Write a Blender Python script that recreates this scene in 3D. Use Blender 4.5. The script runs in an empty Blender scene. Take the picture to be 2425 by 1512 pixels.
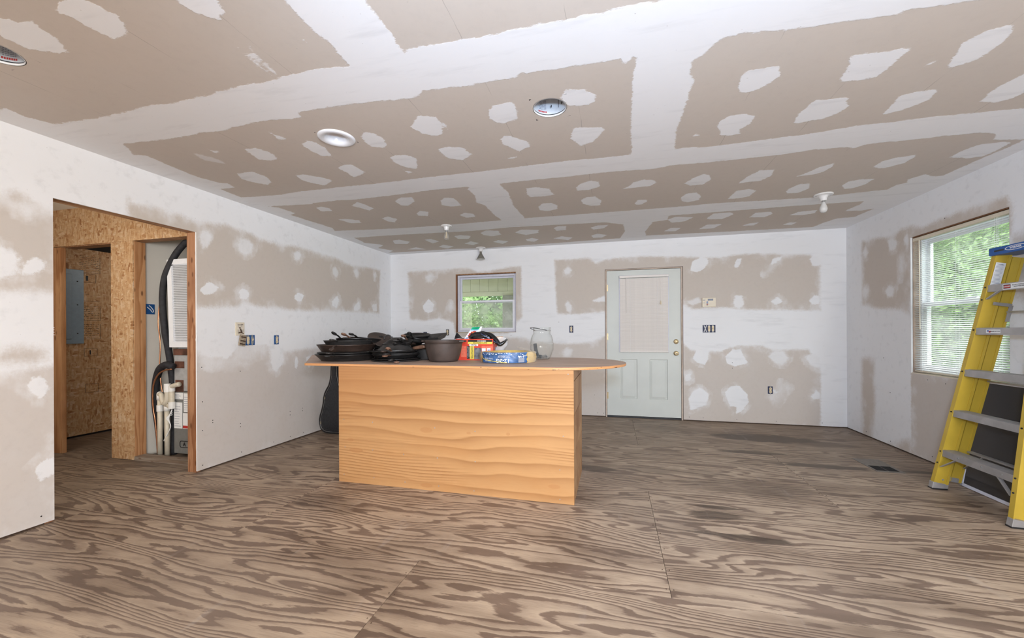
import bpy, bmesh, math, random
import numpy as np
from mathutils import Vector, Matrix
sc = bpy.context.scene
C = sc.collection
rnd = random.Random(7)
PI = math.pi

# ------------------------------------------------------------------ camera, sky, lights, exposure
XL, XR, YB, HC = -3.4514, 2.7612, 5.6746, 2.44          # left wall, right wall, back wall, ceiling
cd = bpy.data.cameras.new('camera'); cam = bpy.data.objects.new('camera', cd); C.objects.link(cam)
cd.sensor_width = 36; cd.lens = 936.6 / 2425 * 36; cd.shift_y = (786.35 - 756) / 2425
cd.clip_start = .05; cd.clip_end = 200
cam.matrix_world = Matrix.Translation((0, 0, 1.1944)) @ Matrix.Rotation(.2495, 4, 'Z') @ Matrix.Rotation(PI / 2, 4, 'X') @ Matrix.Rotation(-.0049, 4, 'Z')
sc.camera = cam
wd = bpy.data.worlds.new('overcast_sky'); sc.world = wd; wd.use_nodes = True
wd.node_tree.nodes['Background'].inputs[0].default_value = (.86, .93, 1, 1)
wd.node_tree.nodes['Background'].inputs[1].default_value = 5.0
sc.view_settings.view_transform = 'Standard'; sc.view_settings.look = 'None'
sc.view_settings.gamma = 1; sc.view_settings.use_curve_mapping = False
sc.view_settings.exposure = 0.0
try:
    sc.cycles.use_denoising = True; sc.cycles.diffuse_bounces = 6; sc.cycles.max_bounces = 14
    sc.cycles.transparent_max_bounces = 24; sc.cycles.sample_clamp_indirect = 6
except Exception: pass
def light(name, kind, loc, energy, color, rot=None, **k):
    l = bpy.data.lights.new(name, kind); l.energy = energy; l.color = color
    for a, v in k.items(): setattr(l, a, v)
    o = bpy.data.objects.new(name, l); C.objects.link(o); o.location = loc
    if rot: o.rotation_euler = rot
    return o
# photographer's flash above the camera, daylight from behind the camera, added fill lights at rear right, rear ceiling and hall
E_FLASH, E_REAR, E_RFILL, E_HALL, E_CFILL = 215, 12, 262, 17, 34
d_ = Vector((.10, 1, .30))
light('camera_flash', 'SPOT', (.12, -.12, 1.50), E_FLASH, (.67, .86, 1.12), rot=d_.to_track_quat('-Z', 'Y').to_euler(), shadow_soft_size=.10, spot_size=math.radians(136), spot_blend=.7)
light('rear_daylight', 'AREA', (-.35, -5.6, 1.35), E_REAR, (1.0, .985, .965), rot=(PI / 2, 0, 0), shape='RECTANGLE', size=5.6, size_y=2.1)
light('rear_right_fill', 'AREA', (XR - .75, -2.6, 1.45), E_RFILL, (.98, .98, .97), rot=(PI / 2, 0, PI / 2 - .6), shape='RECTANGLE', size=2.6, size_y=1.4)  # unseen area fill added behind the camera, turned toward the far corner; no window
light('rear_ceiling_fill', 'AREA', (-.35, -2.2, 2.42), E_CFILL, (1.0, .95, .88), rot=(0, 0, 0), shape='DISK', size=.9)  # unseen overhead fill added to brighten the room, not a real fixture
E_OUT = 160
light('window_daylight', 'AREA', (4.4, 4.2, 3.1), E_OUT, (.95, .98, 1.0), rot=(Vector((-1.6, 0, -1.65))).to_track_quat('-Z', 'Y').to_euler(), shape='RECTANGLE', size=2.0, size_y=1.4)
light('utility_room_fill', 'AREA', (-4.9, 4.0, 2.2), 3.5, (1.0, .93, .84), rot=(0, 1.0, 0), shape='DISK', size=.5)  # fill light added out of view to brighten the utility wall
light('hall_fill', 'AREA', (-4.25, 1.08, 1.70), E_HALL, (1.0, .93, .84), rot=(PI / 2 - .1, 0, .12), shape='RECTANGLE', size=1.2, size_y=1.0)  # fill light added behind the near wall to brighten strand board and closet

# ------------------------------------------------------------------ helpers
def link(name, bm, mat, parent=None, smooth=False, world=True):
    me = bpy.data.meshes.new(name)
    if parent is not None and world: bm.transform(wmat(parent).inverted())
    bm.normal_update(); bm.to_mesh(me); bm.free()
    if mat is not None: me.materials.append(mat)
    if smooth:
        me.shade_smooth()
        if smooth != True:
            me.set_sharp_from_angle(angle=math.radians(smooth))
    o = bpy.data.objects.new(name, me); C.objects.link(o)
    if parent is not None: o.parent = parent
    return o
def wmat(o):
    m = Matrix.LocRotScale(o.location, o.rotation_euler, o.scale)
    return wmat(o.parent) @ m if o.parent else m
def thing(name, label, cat, loc=(0, 0, 0), rotz=0, group=None):
    o = bpy.data.objects.new(name, None); C.objects.link(o); o.location = loc; o.rotation_euler = (0, 0, rotz)
    o.empty_display_size = .05
    return tag(o, label, cat, group)
def tag(o, label, cat, group=None):
    o['label'] = label; o['category'] = cat
    if group: o['group'] = group
    return o
def structure(name, loc=(0, 0, 0)):
    o = bpy.data.objects.new(name, None); C.objects.link(o); o.location = loc; o['kind'] = 'structure'; o.empty_display_size = .05
    return o
def stuff(o): o['kind'] = 'stuff'; return o
def copy_tree(o, parent=None):
    c = o.copy(); C.objects.link(c); c.parent = parent
    for ch in [x for x in o.children]: copy_tree(ch, c)
    return c
def box(bm, a, b, bev=0):
    """axis aligned box from corner a to corner b"""
    a = Vector(a); b = Vector(b); lo = Vector(map(min, a, b)); hi = Vector(map(max, a, b))
    r = bmesh.ops.create_cube(bm, size=1)
    bmesh.ops.scale(bm, vec=hi - lo, verts=r['verts']); bmesh.ops.translate(bm, vec=(hi + lo) / 2, verts=r['verts'])
    if bev:
        es = list({e for v in r['verts'] for e in v.link_edges})
        bmesh.ops.bevel(bm, geom=es, offset=bev, segments=2, affect='EDGES', profile=.5)
    return bm
def obox(bm, c, size, M, bev=0):
    """box of given size centred at c, oriented by 3x3 matrix M"""
    r = bmesh.ops.create_cube(bm, size=1)
    vs = r['verts']
    bmesh.ops.scale(bm, vec=size, verts=vs)
    if bev:
        q = bmesh.ops.bevel(bm, geom=list({e for v in vs for e in v.link_edges}), offset=bev, segments=2, affect='EDGES', profile=.5)
        vs = list({v for f in q['faces'] for v in f.verts} | {v for v in vs if v.is_valid})
    bmesh.ops.transform(bm, matrix=Matrix.Translation(c) @ M.to_4x4(), verts=vs)
    return bm
def frame_of(d, up=(0, 0, 1)):
    z = Vector(d).normalized(); u = Vector(up)
    if abs(z.dot(u.normalized())) > .98: u = Vector((1, 0, 0))
    x = u.cross(z).normalized(); y = z.cross(x)
    return Matrix((x, y, z)).transposed()
def bar(bm, p0, p1, w, h, up=(0, 0, 1), bev=0):
    """rectangular bar p0->p1; w measured across, h measured along 'up'"""
    p0 = Vector(p0); p1 = Vector(p1)
    M = frame_of(p1 - p0, up)
    return obox(bm, (p0 + p1) / 2, (w, h, (p1 - p0).length), M, bev)
def cyl(bm, p0, p1, r0, r1=None, seg=20, cap=True):
    p0 = Vector(p0); p1 = Vector(p1); r1 = r0 if r1 is None else r1
    M = Matrix.Translation((p0 + p1) / 2) @ frame_of(p1 - p0).to_4x4()
    bmesh.ops.create_cone(bm, cap_ends=cap, segments=seg, radius1=r0, radius2=r1, depth=(p1 - p0).length, matrix=M)
    return bm
def lathe(bm, prof, c=(0, 0, 0), seg=40, axis='Z', M=None, a0=0, a1=2 * PI):
    """revolve profile [(r,z)...] about an axis"""
    full = abs(a1 - a0 - 2 * PI) < 1e-6
    n = seg if full else seg + 1
    rings = []
    T = Matrix.Translation(c)
    if M is not None: T = T @ M.to_4x4()
    for r, z in prof:
        if r < 1e-6: rings.append([bm.verts.new(T @ Vector((0, 0, z)))]); continue
        rings.append([bm.verts.new(T @ Vector((r * math.cos(a0 + (a1 - a0) * i / seg), r * math.sin(a0 + (a1 - a0) * i / seg), z))) for i in range(n)])
    for A, B in zip(rings, rings[1:]):
        m = n if full else n - 1
        for i in range(m):
            j = (i + 1) % n
            q = [A[i % len(A)], A[j % len(A)], B[j % len(B)], B[i % len(B)]]
            q2 = []
            for v in q:
                if v not in q2: q2.append(v)
            if len(q2) > 2:
                try: bm.faces.new(q2)
                except ValueError: pass
    return bm
def tube(bm, pts, r, seg=10, closed=False):
    pts = [Vector(p) for p in pts]; n = len(pts); rings = []
    rr = r if isinstance(r, (list, tuple)) else [r] * n
    prev = None
    for i, p in enumerate(pts):
        a = pts[(i - 1) % n] if closed or i > 0 else p
        b = pts[(i + 1) % n] if closed or i < n - 1 else p
        d = (b - a).normalized()
        if prev is None:
            x = d.orthogonal().normalized()
        else:
            x = (prev - d * prev.dot(d)).normalized()
        prev = x; y = d.cross(x)
        rings.append([bm.verts.new(p + (x * math.cos(2 * PI * k / seg) + y * math.sin(2 * PI * k / seg)) * rr[i]) for k in range(seg)])
    for i in range(n if closed else n - 1):
        A, B = rings[i], rings[(i + 1) % n]
        off = 0
        if closed and i == n - 1:
            off = min(range(seg), key=lambda o: (A[0].co - B[o].co).length)
        for k in range(seg):
            bm.faces.new([A[k], A[(k + 1) % seg], B[(k + 1 + off) % seg], B[(k + off) % seg]])
    if not closed:
        bm.faces.new(rings[0][::-1]); bm.faces.new(rings[-1])
    return bm
def spline(pts, n=8):
    pts = [Vector(p) for p in pts]; out = []
    P = [pts[0] * 2 - pts[1]] + pts + [pts[-1] * 2 - pts[-2]]
    for i in range(1, len(P) - 2):
        a, b, c, d = P[i - 1:i + 3]
        for k in range(n):
            t = k / n
            out.append(.5 * ((2 * b) + (c - a) * t + (2 * a - 5 * b + 4 * c - d) * t * t + (3 * b - a - 3 * c + d) * t ** 3))
    out.append(pts[-1]); return out
def prism(bm, poly, f, h0, h1, bev=0):
    """extrude a 2-D polygon; f(u, v, h) -> point"""
    A = [bm.verts.new(f(u, v, h0)) for u, v in poly]; B = [bm.verts.new(f(u, v, h1)) for u, v in poly]
    n = len(poly); fs = [bm.faces.new(A[::-1]), bm.faces.new(B)]
    for i in range(n): fs.append(bm.faces.new([A[i], A[(i + 1) % n], B[(i + 1) % n], B[i]]))
    bmesh.ops.recalc_face_normals(bm, faces=fs)
    if bev:
        es = list(fs[0].edges) + list(fs[1].edges)
        bmesh.ops.bevel(bm, geom=es, offset=bev, segments=2, affect='EDGES', profile=.5)
    return bm
def sphere(bm, c, r, sx=1, sy=1, sz=1, u=16, v=10):
    bmesh.ops.create_uvsphere(bm, u_segments=u, v_segments=v, radius=1, matrix=Matrix.Translation(c) @ Matrix.Diagonal((r * sx, r * sy, r * sz, 1)))
    return bm
BM = bmesh.new
_tc = {}
def text_bm(s, f, size=1.0, bold=0.0):
    """flat lettering; f(x, y, h) maps text space (centred, height~size) to a point"""
    cu = bpy.data.curves.new('t', 'FONT'); cu.body = s; cu.size = size; cu.align_x = 'CENTER'; cu.align_y = 'CENTER'
    cu.resolution_u = 2; cu.offset = bold
    o = bpy.data.objects.new('t', cu); C.objects.link(o)
    dg = bpy.context.evaluated_depsgraph_get(); me = bpy.data.meshes.new_from_object(o.evaluated_get(dg))
    bm = BM(); bm.from_mesh(me)
    for v in bm.verts: v.co = f(v.co.x, v.co.y, 0)
    bpy.data.objects.remove(o); bpy.data.curves.remove(cu); bpy.data.meshes.remove(me)
    return bm
def quad(bm, pts): bm.faces.new([bm.verts.new(p) for p in pts]); return bm
def grid_bm(bm, f, nu, nv):
    V = [[bm.verts.new(f(i / nu, j / nv)) for j in range(nv + 1)] for i in range(nu + 1)]
    for i in range(nu):
        for j in range(nv): bm.faces.new([V[i][j], V[i + 1][j], V[i + 1][j + 1], V[i][j + 1]])
    return bm

# ------------------------------------------------------------------ materials
class N:
    """small node-graph writer"""
    def __init__(s, name):
        s.m = bpy.data.materials.new(name); s.m.use_nodes = True; s.t = s.m.node_tree; s.t.nodes.clear()
        s.out = s.t.nodes.new('ShaderNodeOutputMaterial')
    def n(s, typ, **k):
        x = s.t.nodes.new('ShaderNode' + typ)
        for a, v in k.items(): setattr(x, a, v)
        return x
    def set(s, inp, v):
        if hasattr(v, 'links') or isinstance(v, bpy.types.NodeSocket): s.t.links.new(v, inp)
        elif v is not None:
            if isinstance(v, (tuple, list)) and len(v) == 3 and inp.type == 'RGBA': v = (*v, 1)
            inp.default_value = v
    def math(s, op, a, b=None, c=None, clamp=False):
        x = s.n('Math', operation=op, use_clamp=clamp)
        s.set(x.inputs[0], a)
        if b is not None: s.set(x.inputs[1], b)
        if c is not None: s.set(x.inputs[2], c)
        return x.outputs[0]
    def mix(s, f, a, b, mode='MIX'):
        x = s.n('Mix', data_type='RGBA', blend_type=mode)
        s.set(x.inputs[0], f); s.set(x.inputs[6], a); s.set(x.inputs[7], b); return x.outputs[2]
    def ramp(s, f, stops, interp='LINEAR'):
        x = s.n('ValToRGB'); x.color_ramp.interpolation = interp; e = x.color_ramp.elements
        while len(e) < len(stops): e.new(.5)
        for q, (p, c) in zip(e, stops):
            q.position = p; q.color = (*c, 1) if isinstance(c, tuple) else (c, c, c, 1)
        s.set(x.inputs[0], f); return x.outputs[0]
    def noise(s, vec, scale, detail=3, rough=.5, dist=0, w=None):
        x = s.n('TexNoise', noise_dimensions='4D' if w is not None else '3D')
        s.set(x.inputs['Vector'], vec); x.inputs['Scale'].default_value = scale; x.inputs['Detail'].default_value = detail
        x.inputs['Roughness'].default_value = rough; x.inputs['Distortion'].default_value = dist
        if w is not None: s.set(x.inputs['W'], w)
        return x.outputs[0]
    def scale(s, vec, sc_, rot=(0, 0, 0), loc=(0, 0, 0)):
        x = s.n('Mapping'); s.set(x.inputs[0], vec); x.inputs[1].default_value = loc; x.inputs[2].default_value = rot; x.inputs[3].default_value = sc_
        return x.outputs[0]
    def smooth(s, v, a, b):
        x = s.n('MapRange', interpolation_type='SMOOTHSTEP'); s.set(x.inputs[0], v); s.set(x.inputs[1], a); s.set(x.inputs[2], b)
        return x.outputs[0]
    def coord(s, k='Object'): return s.n('TexCoord').outputs[k]
    def pos(s): return s.n('NewGeometry').outputs['Position']
    def attr(s, name): return s.n('Attribute', attribute_name=name).outputs['Fac']
    def xyz(s, v):
        x = s.n('SeparateXYZ'); s.set(x.inputs[0], v); return x.outputs
    def rand(s): return s.n('ObjectInfo').outputs['Random']
    def bump(s, h, strength=.3, dist=.01):
        x = s.n('Bump'); x.inputs['Strength'].default_value = strength; x.inputs['Distance'].default_value = dist
        s.set(x.inputs['Height'], h); return x.outputs[0]
    def bsdf(s, color, rough=.6, metal=0, normal=None, spec=None, **k):
        x = s.n('BsdfPrincipled'); s.set(x.inputs['Base Color'], color); s.set(x.inputs['Roughness'], rough); s.set(x.inputs['Metallic'], metal)
        if normal is not None: s.set(x.inputs['Normal'], normal)
        if spec is not None: x.inputs['Specular IOR Level'].default_value = spec
        for a, v in k.items(): s.set(x.inputs[a.replace('_', ' ')], v)
        s.t.links.new(x.outputs[0], s.out.inputs[0]); return s.m
def plain(name, col, rough=.5, metal=0, var=.06, scale=30, bump=0, spec=None, **k):
    g = N(name); p = g.coord()
    f = g.noise(p, scale, 4)
    c = g.mix(g.smooth(f, .3, .7), tuple(max(0, x * (1 - var)) for x in col), tuple(min(1, x * (1 + var)) for x in col))
    nm = g.bump(g.noise(p, scale * 4, 3), bump, .002) if bump else None
    return g.bsdf(c, rough, metal, nm, spec, **k)
def wood(name, light, dark, bands=7, sx=.8, sy=4.5, drift=6, axis=0, edge=(.46, .58), fibre=.16, rough=.55, tint=None, extra=None, dust=None, world=False, knots=None):
    """rotary-cut softwood: contour bands of a stretched height field"""
    g = N(name); p = g.coord() if not world else g.pos()
    rot = {0: (0, 0, 0), 1: (0, 0, PI / 2), 2: (0, PI / 2, 0), 3: (PI / 2, 0, 0)}[axis]   # grain along X, Y, Z; 3: along X on a vertical panel
    p = g.scale(p, (1, 1, 1), rot)
    w = g.math('MULTIPLY', g.rand(), 37.0)
    big = g.noise(g.scale(p, (sx, sy, sy)), 1, 1.5, .45, .35, w)
    mid = g.noise(g.scale(p, (sx * 3.2, sy * 2.4, sy * 2.4)), 1, 2, .5, .2, w)
    fib = g.noise(g.scale(p, (9, 210, 210)), 1, 3, .65, 0, w)
    jag = g.noise(g.scale(p, (20, 95, 95)), 1, 3, .6, 0, w)
    h = g.math('MULTIPLY', big, bands)
    h = g.math('ADD', h, g.math('MULTIPLY', mid, bands * .22))
    h = g.math('ADD', h, g.math('MULTIPLY', g.xyz(p)[1], drift))
    h = g.math('ADD', h, g.math('MULTIPLY', jag, fibre))
    h = g.math('ADD', h, g.math('MULTIPLY', fib, fibre * .6))
    t = g.math('FRACT', h)
    b = g.ramp(t, [(0, .10), (edge[0], .42), (edge[1], 1.0), (.86, .95), (.94, .08), (1, .10)])
    col = g.mix(b, light, dark)
    col = g.mix(g.math('MULTIPLY', g.smooth(fib, .45, .75), .30), col, tuple(x * .62 for x in dark))
    blot = g.noise(g.scale(p, (1.1, 2.2, 2.2)), 1.6, 3, .55, 0, w)
    col = g.mix(g.math('MULTIPLY', g.smooth(blot, .42, .72), .5), col, tint or dark, 'MIX' if tint else 'MULTIPLY')
    if extra: col = extra(g, col)
    nm = g.bump(g.math('ADD', g.math('MULTIPLY', b, -.4), fib), .12, .002)
    return g.bsdf(col, rough, 0, nm, .3)

PAPER = (.595, .535, .478); PAPER2 = (.650, .605, .572); MUD = (.840, .842, .855)
def drywall_mat(name, chalk=False):
    g = N(name); p = g.pos(); gp = p
    mud = g.attr('mud'); soft = g.attr('soft'); opa = g.attr('opa'); tone = g.attr('tone')
    n1 = g.math('SUBTRACT', g.noise(gp, 9, 4, .6), .5); n2 = g.math('SUBTRACT', g.noise(g.scale(gp, (26, 60, 60)), 1, 4, .7), .5)
    n3 = g.math('SUBTRACT', g.noise(gp, 120, 2, .6), .5)
    k = g.math('ADD', g.math('MULTIPLY', n1, .028), g.math('ADD', g.math('MULTIPLY', n2, .048), g.math('MULTIPLY', n3, .010)))
    k = g.math('MULTIPLY', k, g.math('ADD', g.math('MULTIPLY', soft, 24), .75))
    d = g.math('ADD', mud, k)
    f = g.smooth(d, g.math('MULTIPLY', soft, -1.6), g.math('MULTIPLY', soft, 1.6))
    f = g.math('MULTIPLY', f, opa)
    var = g.noise(gp, 2.2, 4, .6); var2 = g.noise(g.scale(gp, (2.5, 14, 14)), 1, 4, .6)
    mudc = g.mix(g.math('MULTIPLY', g.smooth(var2, .52, .80), .55), MUD, tuple(x * .80 for x in MUD))
    mudc = g.mix(g.math('MULTIPLY', g.smooth(var, .5, .75), .25), mudc, (.78, .775, .765))
    pap = g.mix(tone, PAPER, PAPER2)
    pap = g.mix(g.math('MULTIPLY', g.smooth(var, .35, .65), .5), pap, g.mix(.5, pap, (.60, .52, .45)))
    pap = g.mix(g.math('MULTIPLY', g.smooth(g.noise(gp, 24, 4, .65), .45, .75), .10), pap, (.42, .37, .33))
    if chalk:
        x = g.xyz(p)[0]
        l = g.math('ABSOLUTE', g.math('SUBTRACT', g.math('FRACT', g.math('ADD', g.math('DIVIDE', g.math('ADD', x, g.math('MULTIPLY', n1, .012)), .4375), 20.9)), .5))
        l = g.math('MULTIPLY', g.smooth(l, .0045, .0015), g.smooth(g.noise(gp, 3.0, 2), .42, .60))
        pap = g.mix(g.math('MULTIPLY', l, .55), pap, (.22, .19, .17))
    if not chalk:                                                            # sanded haze of compound round the trowelled areas of the walls
        hz = g.math('MULTIPLY', g.smooth(g.math('ADD', mud, g.math('MULTIPLY', n1, .22)), -.10, .01), g.smooth(g.noise(g.scale(gp, (5, 5, 3.2)), 1, 5, .65), .40, .66))
        pap = g.mix(g.math('MULTIPLY', hz, .62), pap, mudc)
    col = g.mix(f, pap, mudc)
    sp = g.smooth(g.noise(gp, 70, 2, .5), .755, .80)
    col = g.mix(g.math('MULTIPLY', sp, .5), col, (.34, .31, .28))
    nm = g.bump(g.math('ADD', f, g.math('MULTIPLY', var2, .35)), .30, .004)
    return g.bsdf(col, .82, 0, nm, .25)
M_DRY = drywall_mat('drywall_joint_compound'); M_CEIL = drywall_mat('ceiling_drywall', True)

def floor_extra(g, col):
    P = g.pos(); x, y, _ = g.xyz(P)
    nz = g.math('SUBTRACT', g.noise(P, 5, 4, .65), .5); nf = g.math('SUBTRACT', g.noise(g.scale(P, (3, 26, 1)), 1, 3, .6), .5)
    tot = None
    for cx, cy, rx, ry, s in ((1.62, 4.93, .55, .17, .95), (2.15, 4.80, .30, .10, .55), (1.32, 4.33, .34, .06, .85), (1.78, 4.03, .40, .062, .95), (2.50, 4.05, .20, .032, 1.0),
                              (.72, 2.535, .27, .042, .85), (.62, 2.80, .17, .07, .7), (.66, 2.93, .18, .028, .75), (-.16, 3.50, .20, .07, .8), (.45, 3.60, .5, .10, .35), (-1.9, 2.35, .35, .12, .3), (1.2, 1.75, .4, .2, .22), (.95, 3.35, .5, .16, .3)):
        dx = g.math('DIVIDE', g.math('SUBTRACT', x, cx), rx); dy = g.math('DIVIDE', g.math('SUBTRACT', y, cy), ry)
        d = g.math('ADD', g.math('MULTIPLY', dx, dx), g.math('MULTIPLY', dy, dy))
        d = g.math('ADD', d, g.math('ADD', g.math('MULTIPLY', nz, 1.7), g.math('MULTIPLY', nf, 2.4)))
        f = g.math('MULTIPLY', g.smooth(d, 1.25, .55), s)
        tot = f if tot is None else g.math('MAXIMUM', tot, f)
    col = g.mix(tot, col, (.060, .040, .028))
    wear = g.noise(P, .55, 3, .55)
    col = g.mix(g.math('MULTIPLY', g.smooth(wear, .44, .68), .34), col, (.22, .175, .142))
    far = g.smooth(y, 2.2, 5.2)                                             # light falloff painted in: boards darken and grey toward the back wall
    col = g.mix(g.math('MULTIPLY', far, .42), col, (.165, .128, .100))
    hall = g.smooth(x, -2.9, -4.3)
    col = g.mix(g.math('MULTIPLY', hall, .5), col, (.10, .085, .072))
    dust = g.math('MULTIPLY', g.smooth(g.noise(g.scale(P, (9, 1.5, 1), (0, 0, .5)), 1, 4, .6), .62, .76), .20)
    return g.mix(dust, col, (.50, .45, .41))
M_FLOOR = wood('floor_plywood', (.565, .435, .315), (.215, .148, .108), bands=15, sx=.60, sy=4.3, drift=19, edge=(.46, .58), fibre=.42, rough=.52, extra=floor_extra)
def island_extra(g, col):
    P = g.pos(); x, y, z = g.xyz(P)
    f = g.math('MULTIPLY', g.smooth(z, .45, .92), g.smooth(x, -1.1, -2.1))
    col = g.mix(g.math('MULTIPLY', f, .55), col, (.46, .18, .055))
    return g.mix(g.math('MULTIPLY', g.smooth(z, .70, .93), .35), col, (.47, .22, .09))
def pine_panel():
    g = N('pine_plywood_panel'); P = g.pos(); x, y, z = g.xyz(P)
    c3 = g.n('CombineXYZ'); g.set(c3.inputs[0], x); g.set(c3.inputs[1], z); p = c3.outputs[0]
    kx = g.math('SUBTRACT', x, -1.37); kz = g.math('SUBTRACT', z, .455)                     # the cathedral round a knot
    kn = g.math('ADD', g.math('MULTIPLY', g.math('MULTIPLY', kx, kx), 9), g.math('MULTIPLY', g.math('MULTIPLY', kz, kz), 160))
    kn = g.math('POWER', 2.718, g.math('MULTIPLY', kn, -1))
    low = g.noise(g.scale(p, (.55, 2.3, 1)), 1, 2, .45, .25); jag = g.noise(g.scale(p, (6, 60, 1)), 1, 3, .6); fib = g.noise(g.scale(p, (10, 240, 1)), 1, 3, .65)
    low2 = g.noise(g.scale(p, (.8, 3.1, 1), loc=(3, 7, 0)), 1, 2, .5, .3)
    base = g.math('ADD', z, g.math('MULTIPLY', g.math('SUBTRACT', low, .5), .17))
    base = g.math('ADD', base, g.math('MULTIPLY', g.math('MULTIPLY', kn, kz), -.75))
    base = g.math('ADD', base, g.math('MULTIPLY', g.math('SUBTRACT', jag, .5), .010))
    fine = g.math('FRACT', g.math('MULTIPLY', base, 44)); broad = g.math('FRACT', g.math('ADD', g.math('MULTIPLY', base, 11), g.math('MULTIPLY', low2, 2.2)))
    fl = g.ramp(fine, [(0, .0), (.45, .12), (.80, .95), (.90, .8), (1, 0)]); bl = g.ramp(broad, [(0, .0), (.5, .30), (.88, .75), (.95, .12), (1, 0)])
    zone = g.smooth(g.noise(g.scale(p, (.35, 2.6, 1), loc=(1, 2.4, 0)), 1, 2, .5), .44, .56)
    b = g.n('Mix', data_type='FLOAT'); g.set(b.inputs[0], zone); g.set(b.inputs[2], bl); g.set(b.inputs[3], fl)
    b = g.math('MULTIPLY', b.outputs[0], g.math('ADD', .6, g.math('MULTIPLY', g.smooth(low2, .3, .7), .4)))
    col = g.mix(b, (.565, .310, .132), (.300, .128, .042))
    col = g.mix(g.math('MULTIPLY', g.smooth(fib, .5, .75), .22), col, (.36, .17, .065))
    blot = g.noise(g.scale(p, (1.3, 3.6, 1)), 1.5, 4, .6); col = g.mix(g.math('MULTIPLY', g.smooth(blot, .50, .70), .45), col, (.50, .245, .090))
    for cx, cz, rx, rz in ((-1.37, .455, .055, .022), (-1.03, .452, .018, .010), (-.73, .462, .016, .011), (-1.37, .036, .05, .016), (-.40, .115, .045, .016), (-2.03, .34, .03, .012), (-1.98, .26, .06, .018)):
        dx = g.math('DIVIDE', g.math('SUBTRACT', x, cx), rx); dz = g.math('DIVIDE', g.math('SUBTRACT', z, cz), rz)
        d = g.math('ADD', g.math('ADD', g.math('MULTIPLY', dx, dx), g.math('MULTIPLY', dz, dz)), g.math('MULTIPLY', g.math('SUBTRACT', low2, .5), 1.0))
        col = g.mix(g.math('MULTIPLY', g.smooth(d, 1.2, .7), .55), col, (.45, .21, .08))
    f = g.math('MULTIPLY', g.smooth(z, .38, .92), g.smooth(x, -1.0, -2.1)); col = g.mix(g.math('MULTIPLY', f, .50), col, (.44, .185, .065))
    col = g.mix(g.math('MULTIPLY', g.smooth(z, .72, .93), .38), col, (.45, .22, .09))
    return g.bsdf(col, .45, 0, g.bump(fib, .05, .001), .3)
M_ISL = pine_panel()
M_SIDE = wood('birch_plywood_side', (.46, .285, .15), (.36, .20, .10), bands=3, sx=.8, sy=3, drift=2, axis=3, fibre=.1)
M_TOP = wood('worn_tabletop_plywood', (.60, .455, .365), (.47, .325, .245), bands=5, sx=.7, sy=4, drift=10, fibre=.3, rough=.5, tint=(.52, .40, .33))
def ply_edge():
    g = N('plywood_edge'); P = g.pos(); z = g.xyz(P)[2]
    t = g.math('FRACT', g.math('MULTIPLY', g.math('ADD', z, g.math('MULTIPLY', g.noise(P, 3, 2), .003)), 145))
    c = g.ramp(t, [(0, (.46, .17, .06)), (.3, (.74, .34, .12)), (.6, (.82, .46, .20)), (.95, (.42, .15, .05)), (1, (.46, .17, .06))])
    c = g.mix(g.smooth(g.noise(g.scale(P, (18, 18, 90)), 1, 2), .66, .72), c, (.06, .03, .02))
    return g.bsdf(c, .45)
M_EDGE = ply_edge()
def lumber(name, axis, light=(.60, .335, .165), dark=(.40, .185, .075)):
    def knots(g, col):
        v = g.n('TexVoronoi'); g.set(v.inputs['Vector'], g.scale(g.pos(), (14, 14, 5) if axis == 2 else (5, 14, 14))); v.inputs['Scale'].default_value = 1
        f = g.smooth(v.outputs['Distance'], .17, .07)
        return g.mix(g.math('MULTIPLY', f, .8), col, (.12, .045, .018))
    return wood(name, light, dark, bands=4, sx=1.1, sy=14, drift=20, axis=axis, edge=(.4, .75), fibre=.12, rough=.6, extra=knots)
M_STUD = lumber('pine_stud', 2); M_HEAD = lumber('pine_header', 1, (.47, .27, .145), (.30, .145, .065)); M_SILL = lumber('dusty_sill_plate', 0, (.33, .275, .225), (.20, .14, .10))
M_RED = lumber('aged_red_stud', 2, (.45, .235, .125), (.28, .115, .05)); M_BROWN = plain('dark_bottom_plate', (.075, .042, .024), .8, var=.3)
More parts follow.
